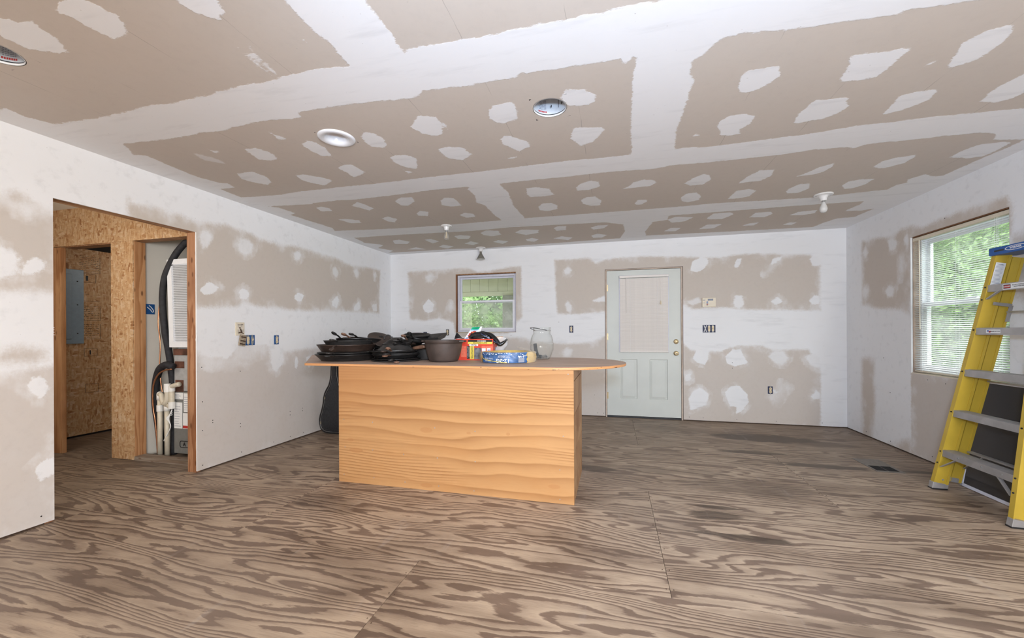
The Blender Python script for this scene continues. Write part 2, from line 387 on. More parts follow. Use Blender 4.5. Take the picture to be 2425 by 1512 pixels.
def osb(name, k=1.0, sc_=1.0):
    g = N(name); p = g.coord()
    cols = []
    for i, (rz, s) in enumerate(((.35, (55, 55, 15)), (-.7, (17, 17, 50)), (1.2, (42, 42, 14)))):
        q = g.scale(p, s, (rz, rz * .9, rz))
        nv = g.n('TexNoise'); g.set(nv.inputs['Vector'], q); nv.inputs['Scale'].default_value = .8
        mx = g.n('Mix', data_type='VECTOR'); mx.inputs[0].default_value = .22; g.set(mx.inputs[4], q); g.set(mx.inputs[5], nv.outputs['Color'])
        v = g.n('TexVoronoi'); g.set(v.inputs['Vector'], mx.outputs[1]); v.inputs['Scale'].default_value = 1.1 * sc_
        v.inputs['Randomness'].default_value = 1
        cols.append((g.xyz(v.outputs['Color'])[0], v.outputs['Distance']))
    a = cols[0][0]
    sel = g.smooth(g.noise(p, 7, 2), .48, .52)
    val = g.n('Mix', data_type='FLOAT'); g.set(val.inputs[0], sel); g.set(val.inputs[2], cols[0][0]); g.set(val.inputs[3], cols[1][0])
    sel2 = g.smooth(cols[2][0], .60, .64)
    v2 = g.n('Mix', data_type='FLOAT'); g.set(v2.inputs[0], sel2); g.set(v2.inputs[2], val.outputs[0]); g.set(v2.inputs[3], cols[2][1])
    c = g.ramp(v2.outputs[0], [(0, tuple(x * k for x in (.30, .135, .055))), (.14, tuple(x * k for x in (.44, .235, .105))), (.45, tuple(x * k for x in (.52, .32, .165))), (.75, tuple(x * k for x in (.58, .385, .22))), (1, tuple(x * k for x in (.64, .46, .30)))])
    fib = g.noise(g.scale(p, (40, 40, 120), (.4, .3, 0)), 1, 3)
    c = g.mix(g.math('MULTIPLY', g.smooth(fib, .5, .72), .35), c, tuple(x * k for x in (.22, .11, .045)))
    return g.bsdf(c, .6, 0, g.bump(v2.outputs[0], .25, .002), .3)
M_OSB = osb('oriented_strand_board', 1.0, 1.25)
M_VINYL = plain('white_vinyl', (.80, .81, .86), .35, var=.02)
M_VINYL2 = plain('aged_white_vinyl', (.66, .66, .74), .4, var=.03)
M_SLAT = plain('blind_slat_white', (.80, .80, .80), .4, var=.02)
M_SLATC = plain('blind_slat_cream', (.80, .755, .71), .5, var=.02)
M_CREAM = plain('cream_plastic', (.74, .66, .52), .4, var=.03)
M_IVORY = plain('ivory_plastic', (.72, .60, .40), .35, var=.04)
M_DOOR = plain('pale_green_grey_door_paint', (.615, .638, .600), .45, var=.03, scale=3)
M_JAMB = plain('primed_tan_jamb', (.56, .45, .37), .6, var=.12, scale=8)
M_BRASS = plain('brushed_brass', (.55, .43, .25), .38, .7, var=.08)
M_DARK = plain('dark_void', (.012, .010, .009), .9)
M_BLACK = plain('black_plastic', (.018, .018, .02), .4, var=.2)
M_BLUEBOX = plain('blue_electrical_box', (.012, .085, .27), .45, var=.1)
M_NAVY = plain('navy_electrical_box', (.012, .022, .075), .5, var=.1)
M_GALV = plain('galvanised_metal', (.36, .36, .35), .45, .5, var=.1)
M_ALU = plain('dull_aluminium', (.44, .43, .43), .45, .55, var=.10, scale=12)
M_YEL = plain('yellow_fibreglass', (.56, .385, .042), .42, var=.05, scale=6)
M_YELW = plain('weathered_fibreglass_edge', (.47, .33, .13), .6, var=.12, scale=10)
M_BLUE = plain('blue_moulded_cap', (.010, .095, .36), .4, var=.06)
M_WHITE = plain('white_paper', (.82, .82, .82), .6, var=.02)
M_GREYPR = plain('grey_print', (.30, .32, .38), .7)
M_INK = plain('black_ink', (.015, .014, .016), .6)
M_REDINK = plain('red_ink', (.50, .04, .035), .5)
M_PORC = plain('white_porcelain', (.80, .79, .78), .22, var=.02)
M_TRIMW = plain('white_enamel_trim', (.80, .81, .84), .25, var=.02)
M_STEEL = plain('galvanised_can_inside', (.66, .70, .75), .5, .0, var=.05)
M_REFL = plain('reflector_bulb_glass', (.25, .24, .21), .3, .35, var=.15)
M_IRON = plain('seasoned_cast_iron', (.019, .0175, .017), .40, .25, var=.35, scale=14, bump=.25)
M_IRON2 = plain('rusty_brown_cast_iron', (.046, .029, .022), .45, .2, var=.45, scale=9, bump=.25)
M_IRON3 = plain('grey_dusty_cast_iron', (.040, .037, .035), .45, .2, var=.35, scale=11, bump=.25)
M_IRON4 = plain('matt_brown_iron_pot', (.066, .047, .039), .5, .1, var=.35, scale=7, bump=.2)
M_COPPERY = plain('copper_toned_iron', (.24, .13, .085), .45, .3, var=.3, scale=20)
M_COPPER = plain('copper_tube', (.50, .24, .13), .3, .85, var=.15)
M_FOAM = plain('black_foam_insulation', (.018, .018, .022), .75, var=.3, bump=.2)
M_PVC = plain('aged_pvc_pipe', (.62, .56, .45), .35, var=.06); M_PVCW = plain('white_pvc_fitting', (.78, .77, .74), .3, var=.03)
M_AH = plain('grey_sheet_metal_cabinet', (.22, .22, .21), .45, .2, var=.06)
M_AH2 = plain('pale_grey_cabinet_door', (.42, .42, .42), .45, .1, var=.08)
M_RUST = plain('rusted_metal_band', (.13, .055, .035), .7, .2, var=.5, scale=10)
M_BEIGE = plain('beige_closet_wall', (.76, .72, .645), .8, var=.04, scale=2)
M_PANELB = plain('blue_grey_panel_enamel', (.245, .335, .42), .4, var=.04)
M_CASE = plain('black_pebbled_vinyl', (.022, .023, .027), .62, var=.25, scale=60, bump=.4)
M_CASEE = plain('black_glossy_binding', (.020, .018, .018), .3, var=.2)
M_PIPING = plain('silver_case_piping', (.30, .29, .28), .35, .5)
M_REDBOX = plain('red_printed_card', (.70, .065, .035), .4, var=.06); M_REDBOX2 = plain('orange_red_printed_card', (.78, .17, .10), .4, var=.10, scale=60)
M_YELLOWP = plain('yellow_print', (.80, .63, .10), .45, var=.03)
M_BAG = plain('black_polythene', (.012, .012, .014), .22, var=.2)
M_BLUEP = plain('blue_print', (.02, .10, .42), .4, var=.06); M_GREENP = plain('green_print', (.0, .36, .16), .4)
M_SKYP = plain('light_blue_print', (.18, .50, .75), .4); M_ORANGEP = plain('orange_print', (.85, .27, .05), .4)
M_CARD = plain('tan_cardboard', (.60, .36, .20), .7, var=.05)
M_WIRE = plain('yellow_cable_jacket', (.78, .55, .17), .35, var=.10, scale=18); M_WRAPL = plain('blue_wrap_label', (.045, .115, .27), .35, var=.35, scale=25)
M_DSCREEN = None
def film(name, col, a, rough=.1):
    g = N(name); t = g.n('BsdfTransparent'); b = g.n('BsdfPrincipled'); g.set(b.inputs['Base Color'], col); b.inputs['Roughness'].default_value = rough
    m = g.n('MixShader'); m.inputs[0].default_value = a
    g.t.links.new(t.outputs[0], m.inputs[1]); g.t.links.new(b.outputs[0], m.inputs[2]); g.t.links.new(m.outputs[0], g.out.inputs[0]); return g.m
def thin_glass(name, tint=(1, 1, 1), haze=0.0, hazecol=(.8, .8, .8), ior=1.45, edge=0.0):
    g = N(name); t = g.n('BsdfTransparent'); t.inputs[0].default_value = (*tint, 1)
    gl = g.n('BsdfGlossy'); gl.inputs['Roughness'].default_value = .02
    ge = g.n('NewGeometry'); vd = g.n('VectorMath', operation='DOT_PRODUCT'); g.t.links.new(ge.outputs['Normal'], vd.inputs[0]); g.t.links.new(ge.outputs['Incoming'], vd.inputs[1])
    fz = g.math('SUBTRACT', 1, g.math('ABSOLUTE', vd.outputs['Value']), clamp=True)      # Schlick reflectance of one surface, same from both sides
    fr = g.math('ADD', .035, g.math('MULTIPLY', g.math('POWER', fz, 5), .75))
    m = g.n('MixShader'); g.t.links.new(fr, m.inputs[0]); g.t.links.new(t.outputs[0], m.inputs[1]); g.t.links.new(gl.outputs[0], m.inputs[2])
    last = m.outputs[0]
    if haze:
        d = g.n('BsdfDiffuse'); d.inputs[0].default_value = (*hazecol, 1); h = g.n('MixShader')
        hz = g.math('MULTIPLY', g.smooth(g.noise(g.pos(), 4, 3), .2, .8), haze * 1.4, clamp=True); g.set(h.inputs[0], hz)
        g.t.links.new(last, h.inputs[1]); g.t.links.new(d.outputs[0], h.inputs[2]); last = h.outputs[0]
    if edge:
        d = g.n('BsdfDiffuse'); d.inputs[0].default_value = (.45, .43, .40, 1); h = g.n('MixShader')
        g.set(h.inputs[0], g.math('MULTIPLY', g.math('POWER', fz, 2.5), edge))
        g.t.links.new(last, h.inputs[1]); g.t.links.new(d.outputs[0], h.inputs[2]); last = h.outputs[0]
    g.t.links.new(last, g.out.inputs[0]); return g.m
M_GLASS = thin_glass('window_glass', (.97, .98, .98)); M_GLASSPALE = thin_glass('pale_haze_glass', (.95, .97, .95), .16, (.80, .83, .80)); M_GLASSH = thin_glass('screened_hazy_glass', (.90, .92, .90), .34, (.78, .80, .74))  # right window panes carry a painted pale haze that washes out the view
M_JAR = thin_glass('jar_glass', (.96, .97, .96), .06, (.7, .7, .68), 1.5, .55); M_BULBG = thin_glass('clear_bulb_glass', (.98, .98, .98), .10, (.8, .8, .8), 1.5, .6)
M_FROST = film('frosted_bulb_glass', (.74, .73, .71), .85, .25)
M_MESH = film('insect_mesh', (.035, .032, .032), .90, .8)
M_CLEARBAG = film('clear_polythene', (.78, .80, .83), .42, .15); M_WRAP = film('cable_shrink_wrap', (.72, .66, .58), .30, .12)
M_PORCH = plain('cream_painted_siding', (.62, .58, .47), .7, var=.06, scale=4); M_POST = plain('grey_porch_post', (.30, .285, .26), .8, var=.1)
M_BARK = plain('bark', (.10, .08, .06), .9, var=.3)
def leafmat(name, a, b):
    g = N(name); f = g.noise(g.pos(), 2.6, 4, .6); f2 = g.noise(g.pos(), 23, 2)
    c = g.mix(g.smooth(f, .35, .68), a, b); c = g.mix(g.math('MULTIPLY', g.smooth(f2, .5, .7), .5), c, tuple(min(1, x * 1.5) for x in b))
    d = g.n('BsdfDiffuse'); t = g.n('BsdfTranslucent'); m = g.n('MixShader'); m.inputs[0].default_value = .35
    g.set(d.inputs[0], c); g.set(t.inputs[0], c)
    g.t.links.new(d.outputs[0], m.inputs[1]); g.t.links.new(t.outputs[0], m.inputs[2]); g.t.links.new(m.outputs[0], g.out.inputs[0]); return g.m
M_LEAF = leafmat('leaf_mid_green', (.17, .29, .10), (.46, .60, .28)); M_LEAFD = leafmat('leaf_dark_green', (.09, .17, .075), (.30, .44, .19))
M_LAWN = plain('green_lawn', (.16, .24, .08), .9, var=.3, scale=2)  # one green for the whole lawn, varied by noise

# outlines of bare paper and trowelled compound, metres on each surface
CEIL_BARE=[([(-3.416,1.124),(-3.295,1.339),(-3.291,1.427),(-3.231,1.422),(-3.255,1.508),(-3.199,1.604),(-3.018,1.613),(-2.804,1.619),(-2.642,1.621),(-2.53,1.611),(-2.422,1.602),(-2.325,1.619),(-2.23,1.616),(-2.027,1.615),(-1.998,1.604),(-1.841,1.598),(-1.82,1.596),(-1.731,1.595),(-1.71,1.611),(-1.606,1.597),(-1.541,1.587),(-1.396,1.584),(-1.283,1.589),(-1.178,1.61),(-1.182,1.576),(-1.184,1.521),(-1.171,1.463),(-1.171,1.433),(-1.183,1.407),(-1.189,1.361),(-1.189,1.305),(-1.186,1.26),(-1.185,1.224),(-1.175,1.118),(-1.169,1.063),(-2.319,0.764)],0.003,0.0),
([(-0.896,1.299),(-0.894,1.371),(-0.888,1.428),(-0.893,1.493),(-0.896,1.548),(-0.893,1.598),(-0.885,1.614),(-0.892,1.606),(-0.892,1.581),(-0.85,1.573),(-0.753,1.575),(-0.619,1.582),(-0.543,1.587),(-0.459,1.587),(-0.306,1.582),(-0.179,1.582),(-0.086,1.582),(0.062,1.579),(0.192,1.583),(0.459,1.578),(0.623,1.53),(-0.911,1.131),(-0.903,1.206)],0.003,0.0),
([(-3.11,1.884),(-3.139,1.925),(-3.228,2.019),(-3.158,2.051),(-3.167,2.133),(-3.189,2.257),(-3.197,2.448),(-3.145,2.573),(-3.095,2.606),(-3.121,2.689),(-3.276,2.688),(-3.299,2.904),(-2.907,2.941),(-2.666,2.916),(-2.184,2.92),(-1.943,2.926),(-1.701,2.923),(-1.498,2.913),(-1.16,2.915),(-0.943,2.914),(-0.667,2.907),(-0.45,2.896),(-0.187,2.9),(-0.169,2.911),(0.132,2.907),(0.135,2.834),(0.125,2.744),(0.111,2.531),(0.11,2.334),(0.101,2.087),(0.104,1.987),(0.113,1.878),(0.093,1.873),(0.07,1.92),(0.057,1.916),(0.037,1.873),(-0.032,1.878),(-0.325,1.868),(-0.429,1.854),(-0.443,1.886),(-0.562,1.878),(-0.694,1.882),(-0.945,1.862),(-0.969,1.894),(-1.05,1.907),(-1.197,1.888),(-1.461,1.868),(-1.533,1.866),(-1.717,1.865),(-1.733,1.911),(-1.79,1.919),(-1.943,1.893),(-2.041,1.896),(-2.23,1.901),(-2.263,1.918),(-2.493,1.905),(-2.514,1.916),(-2.702,1.91),(-2.827,1.906),(-3.01,1.892)],0.003,0.0),
([(0.417,2.897),(0.396,2.682),(0.386,2.663),(0.392,2.482),(0.395,2.28),(0.398,2.141),(0.396,2.13),(0.366,2.069),(0.358,1.98),(0.4,1.948),(0.45,1.855),(0.486,1.847),(0.541,1.849),(0.733,1.873),(1.1,1.89),(1.109,1.878),(1.316,1.881),(1.349,1.885),(1.559,1.874),(1.716,1.871),(2.549,2.783),(2.252,2.874),(2.106,2.862),(1.804,2.851),(1.534,2.857),(1.438,2.852),(1.318,2.878),(1.197,2.895),(0.854,2.913),(0.724,2.921),(0.566,2.923),(0.556,2.902)],0.003,0.0),
([(-3.292,3.172),(-3.209,3.235),(-3.192,3.428),(-3.292,3.477),(-3.242,3.848),(-3.226,4.024),(-3.285,4.15),(-2.879,4.21),(-2.379,4.257),(-1.912,4.269),(-1.37,4.252),(-1.191,4.249),(-1.217,4.075),(-1.211,3.709),(-1.266,3.602),(-1.21,3.41),(-1.22,3.252),(-1.192,3.208),(-1.202,3.195),(-1.552,3.184),(-1.868,3.209),(-2.05,3.218),(-2.331,3.226),(-2.502,3.204),(-2.773,3.207),(-2.819,3.233),(-3.174,3.19)],0.003,0.0),
([(-0.921,3.2),(-0.9,3.426),(-0.942,3.782),(-0.927,4.236),(-0.663,4.242),(0.001,4.252),(0.617,4.253),(0.973,4.234),(1.281,4.253),(1.842,4.293),(2.036,4.263),(2.365,4.218),(2.364,4.103),(2.418,4.068),(2.37,3.979),(2.426,3.885),(2.553,3.963),(2.592,3.956),(2.601,3.673),(2.622,3.477),(2.627,3.354),(2.633,3.242),(2.667,3.284),(2.622,3.347),(2.424,3.294),(2.387,3.221),(2.341,3.181),(2.249,3.157),(2.063,3.147),(2.017,3.157),(1.645,3.154),(1.613,3.208),(1.548,3.172),(1.343,3.156),(1.157,3.187),(0.877,3.191),(0.645,3.188),(0.439,3.179),(0.319,3.211),(-0.004,3.182),(-0.36,3.191),(-0.852,3.19)],0.003,0.0),
([(-3.284,4.524),(-3.331,4.829),(-3.179,4.954),(-3.185,5.037),(-3.352,5.168),(-3.235,5.39),(-3.39,5.513),(-3.293,5.524),(-2.311,5.521),(-2.075,5.556),(-1.842,5.591),(-0.867,5.542),(0.104,5.484),(0.152,5.096),(0.124,4.789),(-0.084,4.64),(-1.174,4.56),(-1.646,4.601),(-2.779,4.531)],0.003,0.0),
([(0.426,5.417),(0.399,5.207),(0.448,4.768),(0.596,4.72),(0.592,4.552),(1.188,4.544),(1.764,4.53),(2.354,4.544),(2.381,4.642),(2.351,4.861),(2.515,4.891),(2.599,4.847),(2.582,5.144),(2.419,5.166),(2.37,5.33),(2.342,5.514),(1.29,5.474)],0.003,0.0)]
CEIL_MUD=[([(-2.077,1.052),(-2.024,1.029),(-1.971,1.019),(-1.906,1.026),(-1.886,1.065),(-1.875,1.111),(-1.886,1.144),(-1.912,1.172),(-1.935,1.189),(-1.991,1.201),(-2.04,1.208),(-2.047,1.155),(-2.054,1.119),(-2.052,1.079)],0.0025,1.0),
([(-2.386,1.003),(-2.3,1.021),(-2.302,1.047),(-2.252,1.051),(-2.231,1.056),(-2.249,1.086),(-2.26,1.135),(-2.29,1.17),(-2.325,1.211),(-2.363,1.207),(-2.468,1.158),(-2.472,1.109),(-2.467,1.071),(-2.486,1.045)],0.0025,1.0),
([(-1.577,1.122),(-1.575,1.158),(-1.555,1.198),(-1.505,1.244),(-1.479,1.214),(-1.453,1.217),(-1.432,1.159),(-1.424,1.106),(-1.57,1.067)],0.0025,1.0),
([(-1.275,1.408),(-1.259,1.41),(-1.258,1.435),(-1.27,1.427)],0.0025,1.0),
([(-2.409,2.151),(-2.324,2.154),(-2.281,2.231),(-2.296,2.288),(-2.321,2.323),(-2.378,2.344),(-2.457,2.301),(-2.435,2.223)],0.0025,1.0),
([(-2.837,2.466),(-2.774,2.458),(-2.687,2.464),(-2.665,2.573),(-2.729,2.676),(-2.799,2.715),(-2.868,2.657),(-2.898,2.556)],0.0025,1.0),
([(-2.422,2.603),(-2.349,2.614),(-2.264,2.689),(-2.212,2.767),(-2.36,2.853),(-2.424,2.767),(-2.45,2.703)],0.0025,1.0),
([(-2.019,2.577),(-1.927,2.539),(-1.868,2.547),(-1.856,2.695),(-1.956,2.746),(-2.011,2.757),(-1.996,2.666)],0.0025,1.0),
([(-1.989,2.2),(-1.908,2.15),(-1.881,2.186),(-1.869,2.269),(-1.914,2.383),(-1.979,2.372),(-1.997,2.28)],0.0025,1.0),
([(-2.052,1.995),(-2.056,2.043),(-2.025,2.084),(-2.018,2.103),(-2.079,2.099)],0.0025,1.0),
([(-1.545,2.206),(-1.491,2.154),(-1.439,2.179),(-1.421,2.268),(-1.453,2.349),(-1.491,2.37),(-1.561,2.339),(-1.563,2.271)],0.0025,1.0),
([(-1.185,2.178),(-1.107,2.1),(-1.076,2.075),(-1.033,2.087),(-0.99,2.107),(-0.986,2.185),(-1.031,2.303),(-1.084,2.317),(-1.139,2.269),(-1.17,2.218)],0.0025,1.0),
([(-0.983,2.171),(-0.964,2.196),(-0.98,2.263),(-0.988,2.22)],0.0025,1.0),
([(-1.525,2.514),(-1.479,2.492),(-1.393,2.515),(-1.358,2.573),(-1.401,2.672),(-1.412,2.708),(-1.449,2.738),(-1.512,2.697),(-1.534,2.614),(-1.545,2.574)],0.0025,1.0),
([(-1.548,2.711),(-1.528,2.758),(-1.496,2.791),(-1.549,2.802)],0.0025,1.0),
([(-1.148,2.487),(-1.069,2.469),(-1.003,2.493),(-0.969,2.521),(-0.963,2.588),(-0.942,2.614),(-0.998,2.655),(-1.051,2.691),(-1.14,2.631),(-1.15,2.566)],0.0025,1.0),
([(-0.671,2.124),(-0.627,2.084),(-0.529,2.077),(-0.512,2.106),(-0.532,2.247),(-0.621,2.282),(-0.667,2.26),(-0.688,2.201)],0.0025,1.0),
([(-0.698,2.46),(-0.66,2.424),(-0.622,2.44),(-0.588,2.471),(-0.535,2.544),(-0.534,2.612),(-0.581,2.625),(-0.62,2.666),(-0.67,2.569),(-0.705,2.535)],0.0025,1.0),
([(-0.727,2.748),(-0.682,2.732),(-0.643,2.735),(-0.667,2.757)],0.0025,1.0),
([(-0.271,2.117),(-0.228,2.044),(-0.165,2.057),(-0.144,2.059),(-0.103,2.103),(-0.083,2.127),(-0.09,2.185),(-0.12,2.205),(-0.177,2.207),(-0.233,2.188)],0.0025,1.0),
([(-0.249,2.505),(-0.222,2.433),(-0.135,2.461),(-0.059,2.476),(-0.043,2.512),(-0.075,2.579),(-0.118,2.643),(-0.203,2.687),(-0.22,2.658),(-0.255,2.56)],0.0025,1.0),
([(-0.721,3.366),(-0.633,3.358),(-0.532,3.417),(-0.523,3.527),(-0.511,3.576),(-0.6,3.598),(-0.736,3.585),(-0.746,3.501)],0.0025,1.0),
([(-0.299,3.458),(-0.256,3.369),(-0.167,3.326),(-0.107,3.37),(-0.1,3.481),(-0.196,3.539),(-0.299,3.533)],0.0025,1.0),
([(0.088,3.594),(0.152,3.529),(0.173,3.455),(0.254,3.42),(0.339,3.452),(0.36,3.525),(0.318,3.583),(0.179,3.587)],0.0025,1.0),
([(0.593,3.597),(0.635,3.485),(0.701,3.423),(0.752,3.445),(0.789,3.554),(0.75,3.659),(0.65,3.663)],0.0025,1.0),
([(-0.286,3.804),(-0.226,3.723),(-0.15,3.731),(-0.1,3.854),(-0.112,3.994),(-0.202,3.996),(-0.278,3.909)],0.0025,1.0),
([(0.213,4.028),(0.234,3.932),(0.311,3.941),(0.324,4.007),(0.283,4.087),(0.223,4.071)],0.0025,1.0),
([(0.62,3.963),(0.651,3.866),(0.737,3.856),(0.796,3.975),(0.799,4.085),(0.713,4.125),(0.649,4.082)],0.0025,1.0),
([(-0.712,3.885),(-0.654,3.794),(-0.573,3.803),(-0.524,3.895),(-0.538,4.003),(-0.632,4.05),(-0.72,3.996)],0.0025,1.0),
([(0.627,2.247),(0.619,2.169),(0.627,2.115),(0.763,2.111),(0.796,2.199),(0.769,2.26),(0.724,2.298),(0.679,2.313),(0.641,2.284)],0.0025,1.0),
([(1.093,2.31),(1.096,2.271),(1.086,2.205),(1.05,2.124),(1.092,2.118),(1.178,2.13),(1.231,2.127),(1.285,2.128),(1.284,2.152),(1.277,2.192),(1.274,2.245),(1.267,2.322),(1.255,2.332),(1.206,2.34),(1.13,2.33)],0.0025,1.0),
([(1.437,2.291),(1.44,2.264),(1.458,2.26),(1.46,2.279)],0.0025,1.0),
([(1.543,2.325),(1.505,2.232),(1.481,2.163),(1.493,2.128),(1.513,2.086),(1.574,2.067),(1.601,2.079),(1.629,2.122),(1.643,2.195),(1.636,2.267),(1.628,2.299),(1.596,2.32),(1.568,2.337)],0.0025,1.0),
([(1.055,2.716),(1.038,2.611),(1.055,2.549),(1.067,2.482),(1.178,2.491),(1.223,2.491),(1.234,2.534),(1.275,2.59),(1.258,2.66),(1.199,2.714),(1.143,2.709),(1.087,2.734)],0.0025,1.0),
([(1.518,2.747),(1.501,2.646),(1.485,2.552),(1.545,2.53),(1.625,2.528),(1.645,2.548),(1.665,2.619),(1.64,2.67),(1.585,2.724),(1.527,2.745)],0.0025,1.0),
([(1.947,2.722),(1.926,2.645),(1.926,2.575),(1.948,2.485),(1.969,2.443),(2.123,2.634),(2.094,2.728),(2.046,2.76)],0.0025,1.0),
([(0.623,2.651),(0.624,2.587),(0.666,2.531),(0.732,2.53),(0.805,2.573),(0.806,2.669),(0.764,2.725),(0.788,2.786),(0.722,2.791),(0.666,2.765),(0.66,2.709)],0.0025,1.0),
([(0.496,2.742),(0.505,2.694),(0.541,2.732),(0.521,2.743)],0.0025,1.0),
([(1.029,3.724),(1.059,3.563),(1.113,3.448),(1.221,3.469),(1.238,3.602),(1.194,3.701),(1.115,3.698)],0.0025,1.0),
([(1.447,3.667),(1.499,3.593),(1.531,3.503),(1.604,3.452),(1.628,3.521),(1.608,3.614),(1.557,3.661)],0.0025,1.0),
([(1.508,4.031),(1.506,3.955),(1.55,3.864),(1.622,3.874),(1.673,4.01),(1.631,4.108),(1.542,4.096)],0.0025,1.0),
([(1.915,4.003),(1.92,3.905),(1.995,3.878),(2.098,3.896),(2.094,4.011),(2.047,4.101),(1.987,4.105)],0.0025,1.0),
([(1.054,4.129),(1.063,4.012),(1.075,3.903),(1.171,3.886),(1.24,3.947),(1.233,4.093),(1.156,4.132)],0.0025,1.0),
([(1.929,3.601),(1.933,3.502),(1.985,3.457),(2.098,3.438),(2.114,3.485),(2.112,3.588),(2.04,3.647),(1.992,3.659)],0.0025,1.0),
([(2.365,3.551),(2.365,3.441),(2.395,3.353),(2.506,3.352),(2.574,3.37),(2.597,3.49),(2.588,3.59),(2.499,3.602)],0.0025,1.0),
([(-2.855,3.331),(-2.779,3.311),(-2.745,3.389),(-2.773,3.467),(-2.895,3.449)],0.0025,1.0),
([(-2.48,3.378),(-2.353,3.282),(-2.329,3.379),(-2.319,3.505),(-2.4,3.554),(-2.444,3.443)],0.0025,1.0),
([(-2.003,3.364),(-1.887,3.286),(-1.787,3.301),(-1.824,3.425),(-1.953,3.521),(-2.007,3.48)],0.0025,1.0),
([(-1.568,3.457),(-1.493,3.392),(-1.426,3.434),(-1.435,3.648),(-1.551,3.658),(-1.618,3.585)],0.0025,1.0),
([(-1.989,3.771),(-1.91,3.702),(-1.839,3.751),(-1.915,3.885),(-1.999,3.846)],0.0025,1.0),
([(-1.577,3.945),(-1.492,3.875),(-1.414,3.943),(-1.437,4.047),(-1.537,4.053)],0.0025,1.0),
([(-2.918,3.742),(-2.823,3.752),(-2.721,3.831),(-2.761,3.925),(-2.886,3.909)],0.0025,1.0),
([(-2.441,3.839),(-2.336,3.786),(-2.29,3.897),(-2.384,4.01),(-2.434,3.961)],0.0025,1.0),
([(-3.268,3.878),(-3.218,4.007),(-3.278,4.009)],0.0025,1.0),
([(-2.883,4.795),(-2.775,4.774),(-2.701,4.923),(-2.794,5.033),(-2.965,4.985)],0.0025,1.0),
([(-2.449,4.864),(-2.346,4.843),(-2.3,5.008),(-2.44,5.104)],0.0025,1.0),
([(-1.994,4.795),(-1.89,4.754),(-1.775,4.832),(-1.859,4.978),(-1.994,4.94)],0.0025,1.0),
([(-1.605,4.72),(-1.505,4.619),(-1.361,4.68),(-1.378,4.873),(-1.518,4.926),(-1.603,4.833)],0.0025,1.0),
([(-1.185,4.814),(-1.071,4.697),(-0.876,4.771),(-0.903,4.914),(-1.08,4.978)],0.0025,1.0),
([(-0.68,4.743),(-0.628,4.659),(-0.531,4.686),(-0.551,4.861),(-0.667,4.871)],0.0025,1.0),
([(-0.255,4.84),(-0.168,4.747),(-0.047,4.761),(-0.099,4.903),(-0.225,4.93)],0.0025,1.0),
([(-2.46,5.327),(-2.332,5.218),(-2.23,5.362),(-2.377,5.472)],0.0025,1.0),
([(-2.013,5.223),(-1.883,5.124),(-1.805,5.253),(-1.936,5.356)],0.0025,1.0),
([(-1.594,5.231),(-1.499,5.153),(-1.38,5.264),(-1.506,5.391)],0.0025,1.0),
([(-1.129,5.205),(-1.033,5.157),(-0.954,5.253),(-1.049,5.383),(-1.134,5.306)],0.0025,1.0),
([(-0.765,5.256),(-0.642,5.169),(-0.505,5.279),(-0.585,5.407)],0.0025,1.0),
([(-0.266,5.226),(-0.183,5.157),(-0.064,5.258),(-0.136,5.381),(-0.246,5.375)],0.0025,1.0),
([(-2.979,5.366),(-2.787,5.266),(-2.706,5.442)],0.0025,1.0),
([(0.603,4.705),(0.67,4.622),(0.862,4.691),(0.792,4.844),(0.659,4.862)],0.0025,1.0),
([(1.012,4.782),(1.043,4.596),(1.205,4.594),(1.261,4.687),(1.185,4.847),(1.052,4.827)],0.0025,1.0),
([(1.461,4.855),(1.469,4.681),(1.61,4.689),(1.661,4.78),(1.62,4.898)],0.0025,1.0),
([(1.857,4.881),(1.891,4.766),(2.057,4.751),(2.086,4.865),(1.991,4.917)],0.0025,1.0),
([(0.622,5.247),(0.691,5.1),(0.8,5.13),(0.766,5.287)],0.0025,1.0),
([(1.026,5.253),(1.078,5.051),(1.241,5.077),(1.192,5.258)],0.0025,1.0),
([(1.49,5.221),(1.541,5.122),(1.638,5.111),(1.621,5.237)],0.0025,1.0),
([(1.944,5.307),(1.98,5.205),(2.061,5.227),(2.052,5.336)],0.0025,1.0),
([(-2.796,2.107),(-2.742,2.183),(-2.736,2.256),(-2.75,2.296),(-2.786,2.265),(-2.839,2.214),(-2.821,2.141)],0.006,0.6),
([(-2.643,2.07),(-2.64,2.102),(-2.606,2.124),(-2.656,2.144)],0.003,1),
([(-1.59,1.42),(-1.572,1.423),(-1.582,1.48),(-1.586,1.546),(-1.586,1.566),(-1.594,1.495)],0.004,0.8),
([(-1.573,1.419),(-1.538,1.417),(-1.546,1.469),(-1.55,1.519),(-1.557,1.574),(-1.568,1.555),(-1.559,1.492)],0.004,0.8),
([(-1.543,1.422),(-1.539,1.431),(-1.561,1.553),(-1.57,1.538)],0.004,0.8),
([(-1.578,1.372),(-1.572,1.374),(-1.584,1.403),(-1.588,1.402)],0.004,0.8),
([(-1.543,1.384),(-1.524,1.384),(-1.531,1.411),(-1.543,1.405)],0.004,0.8)]
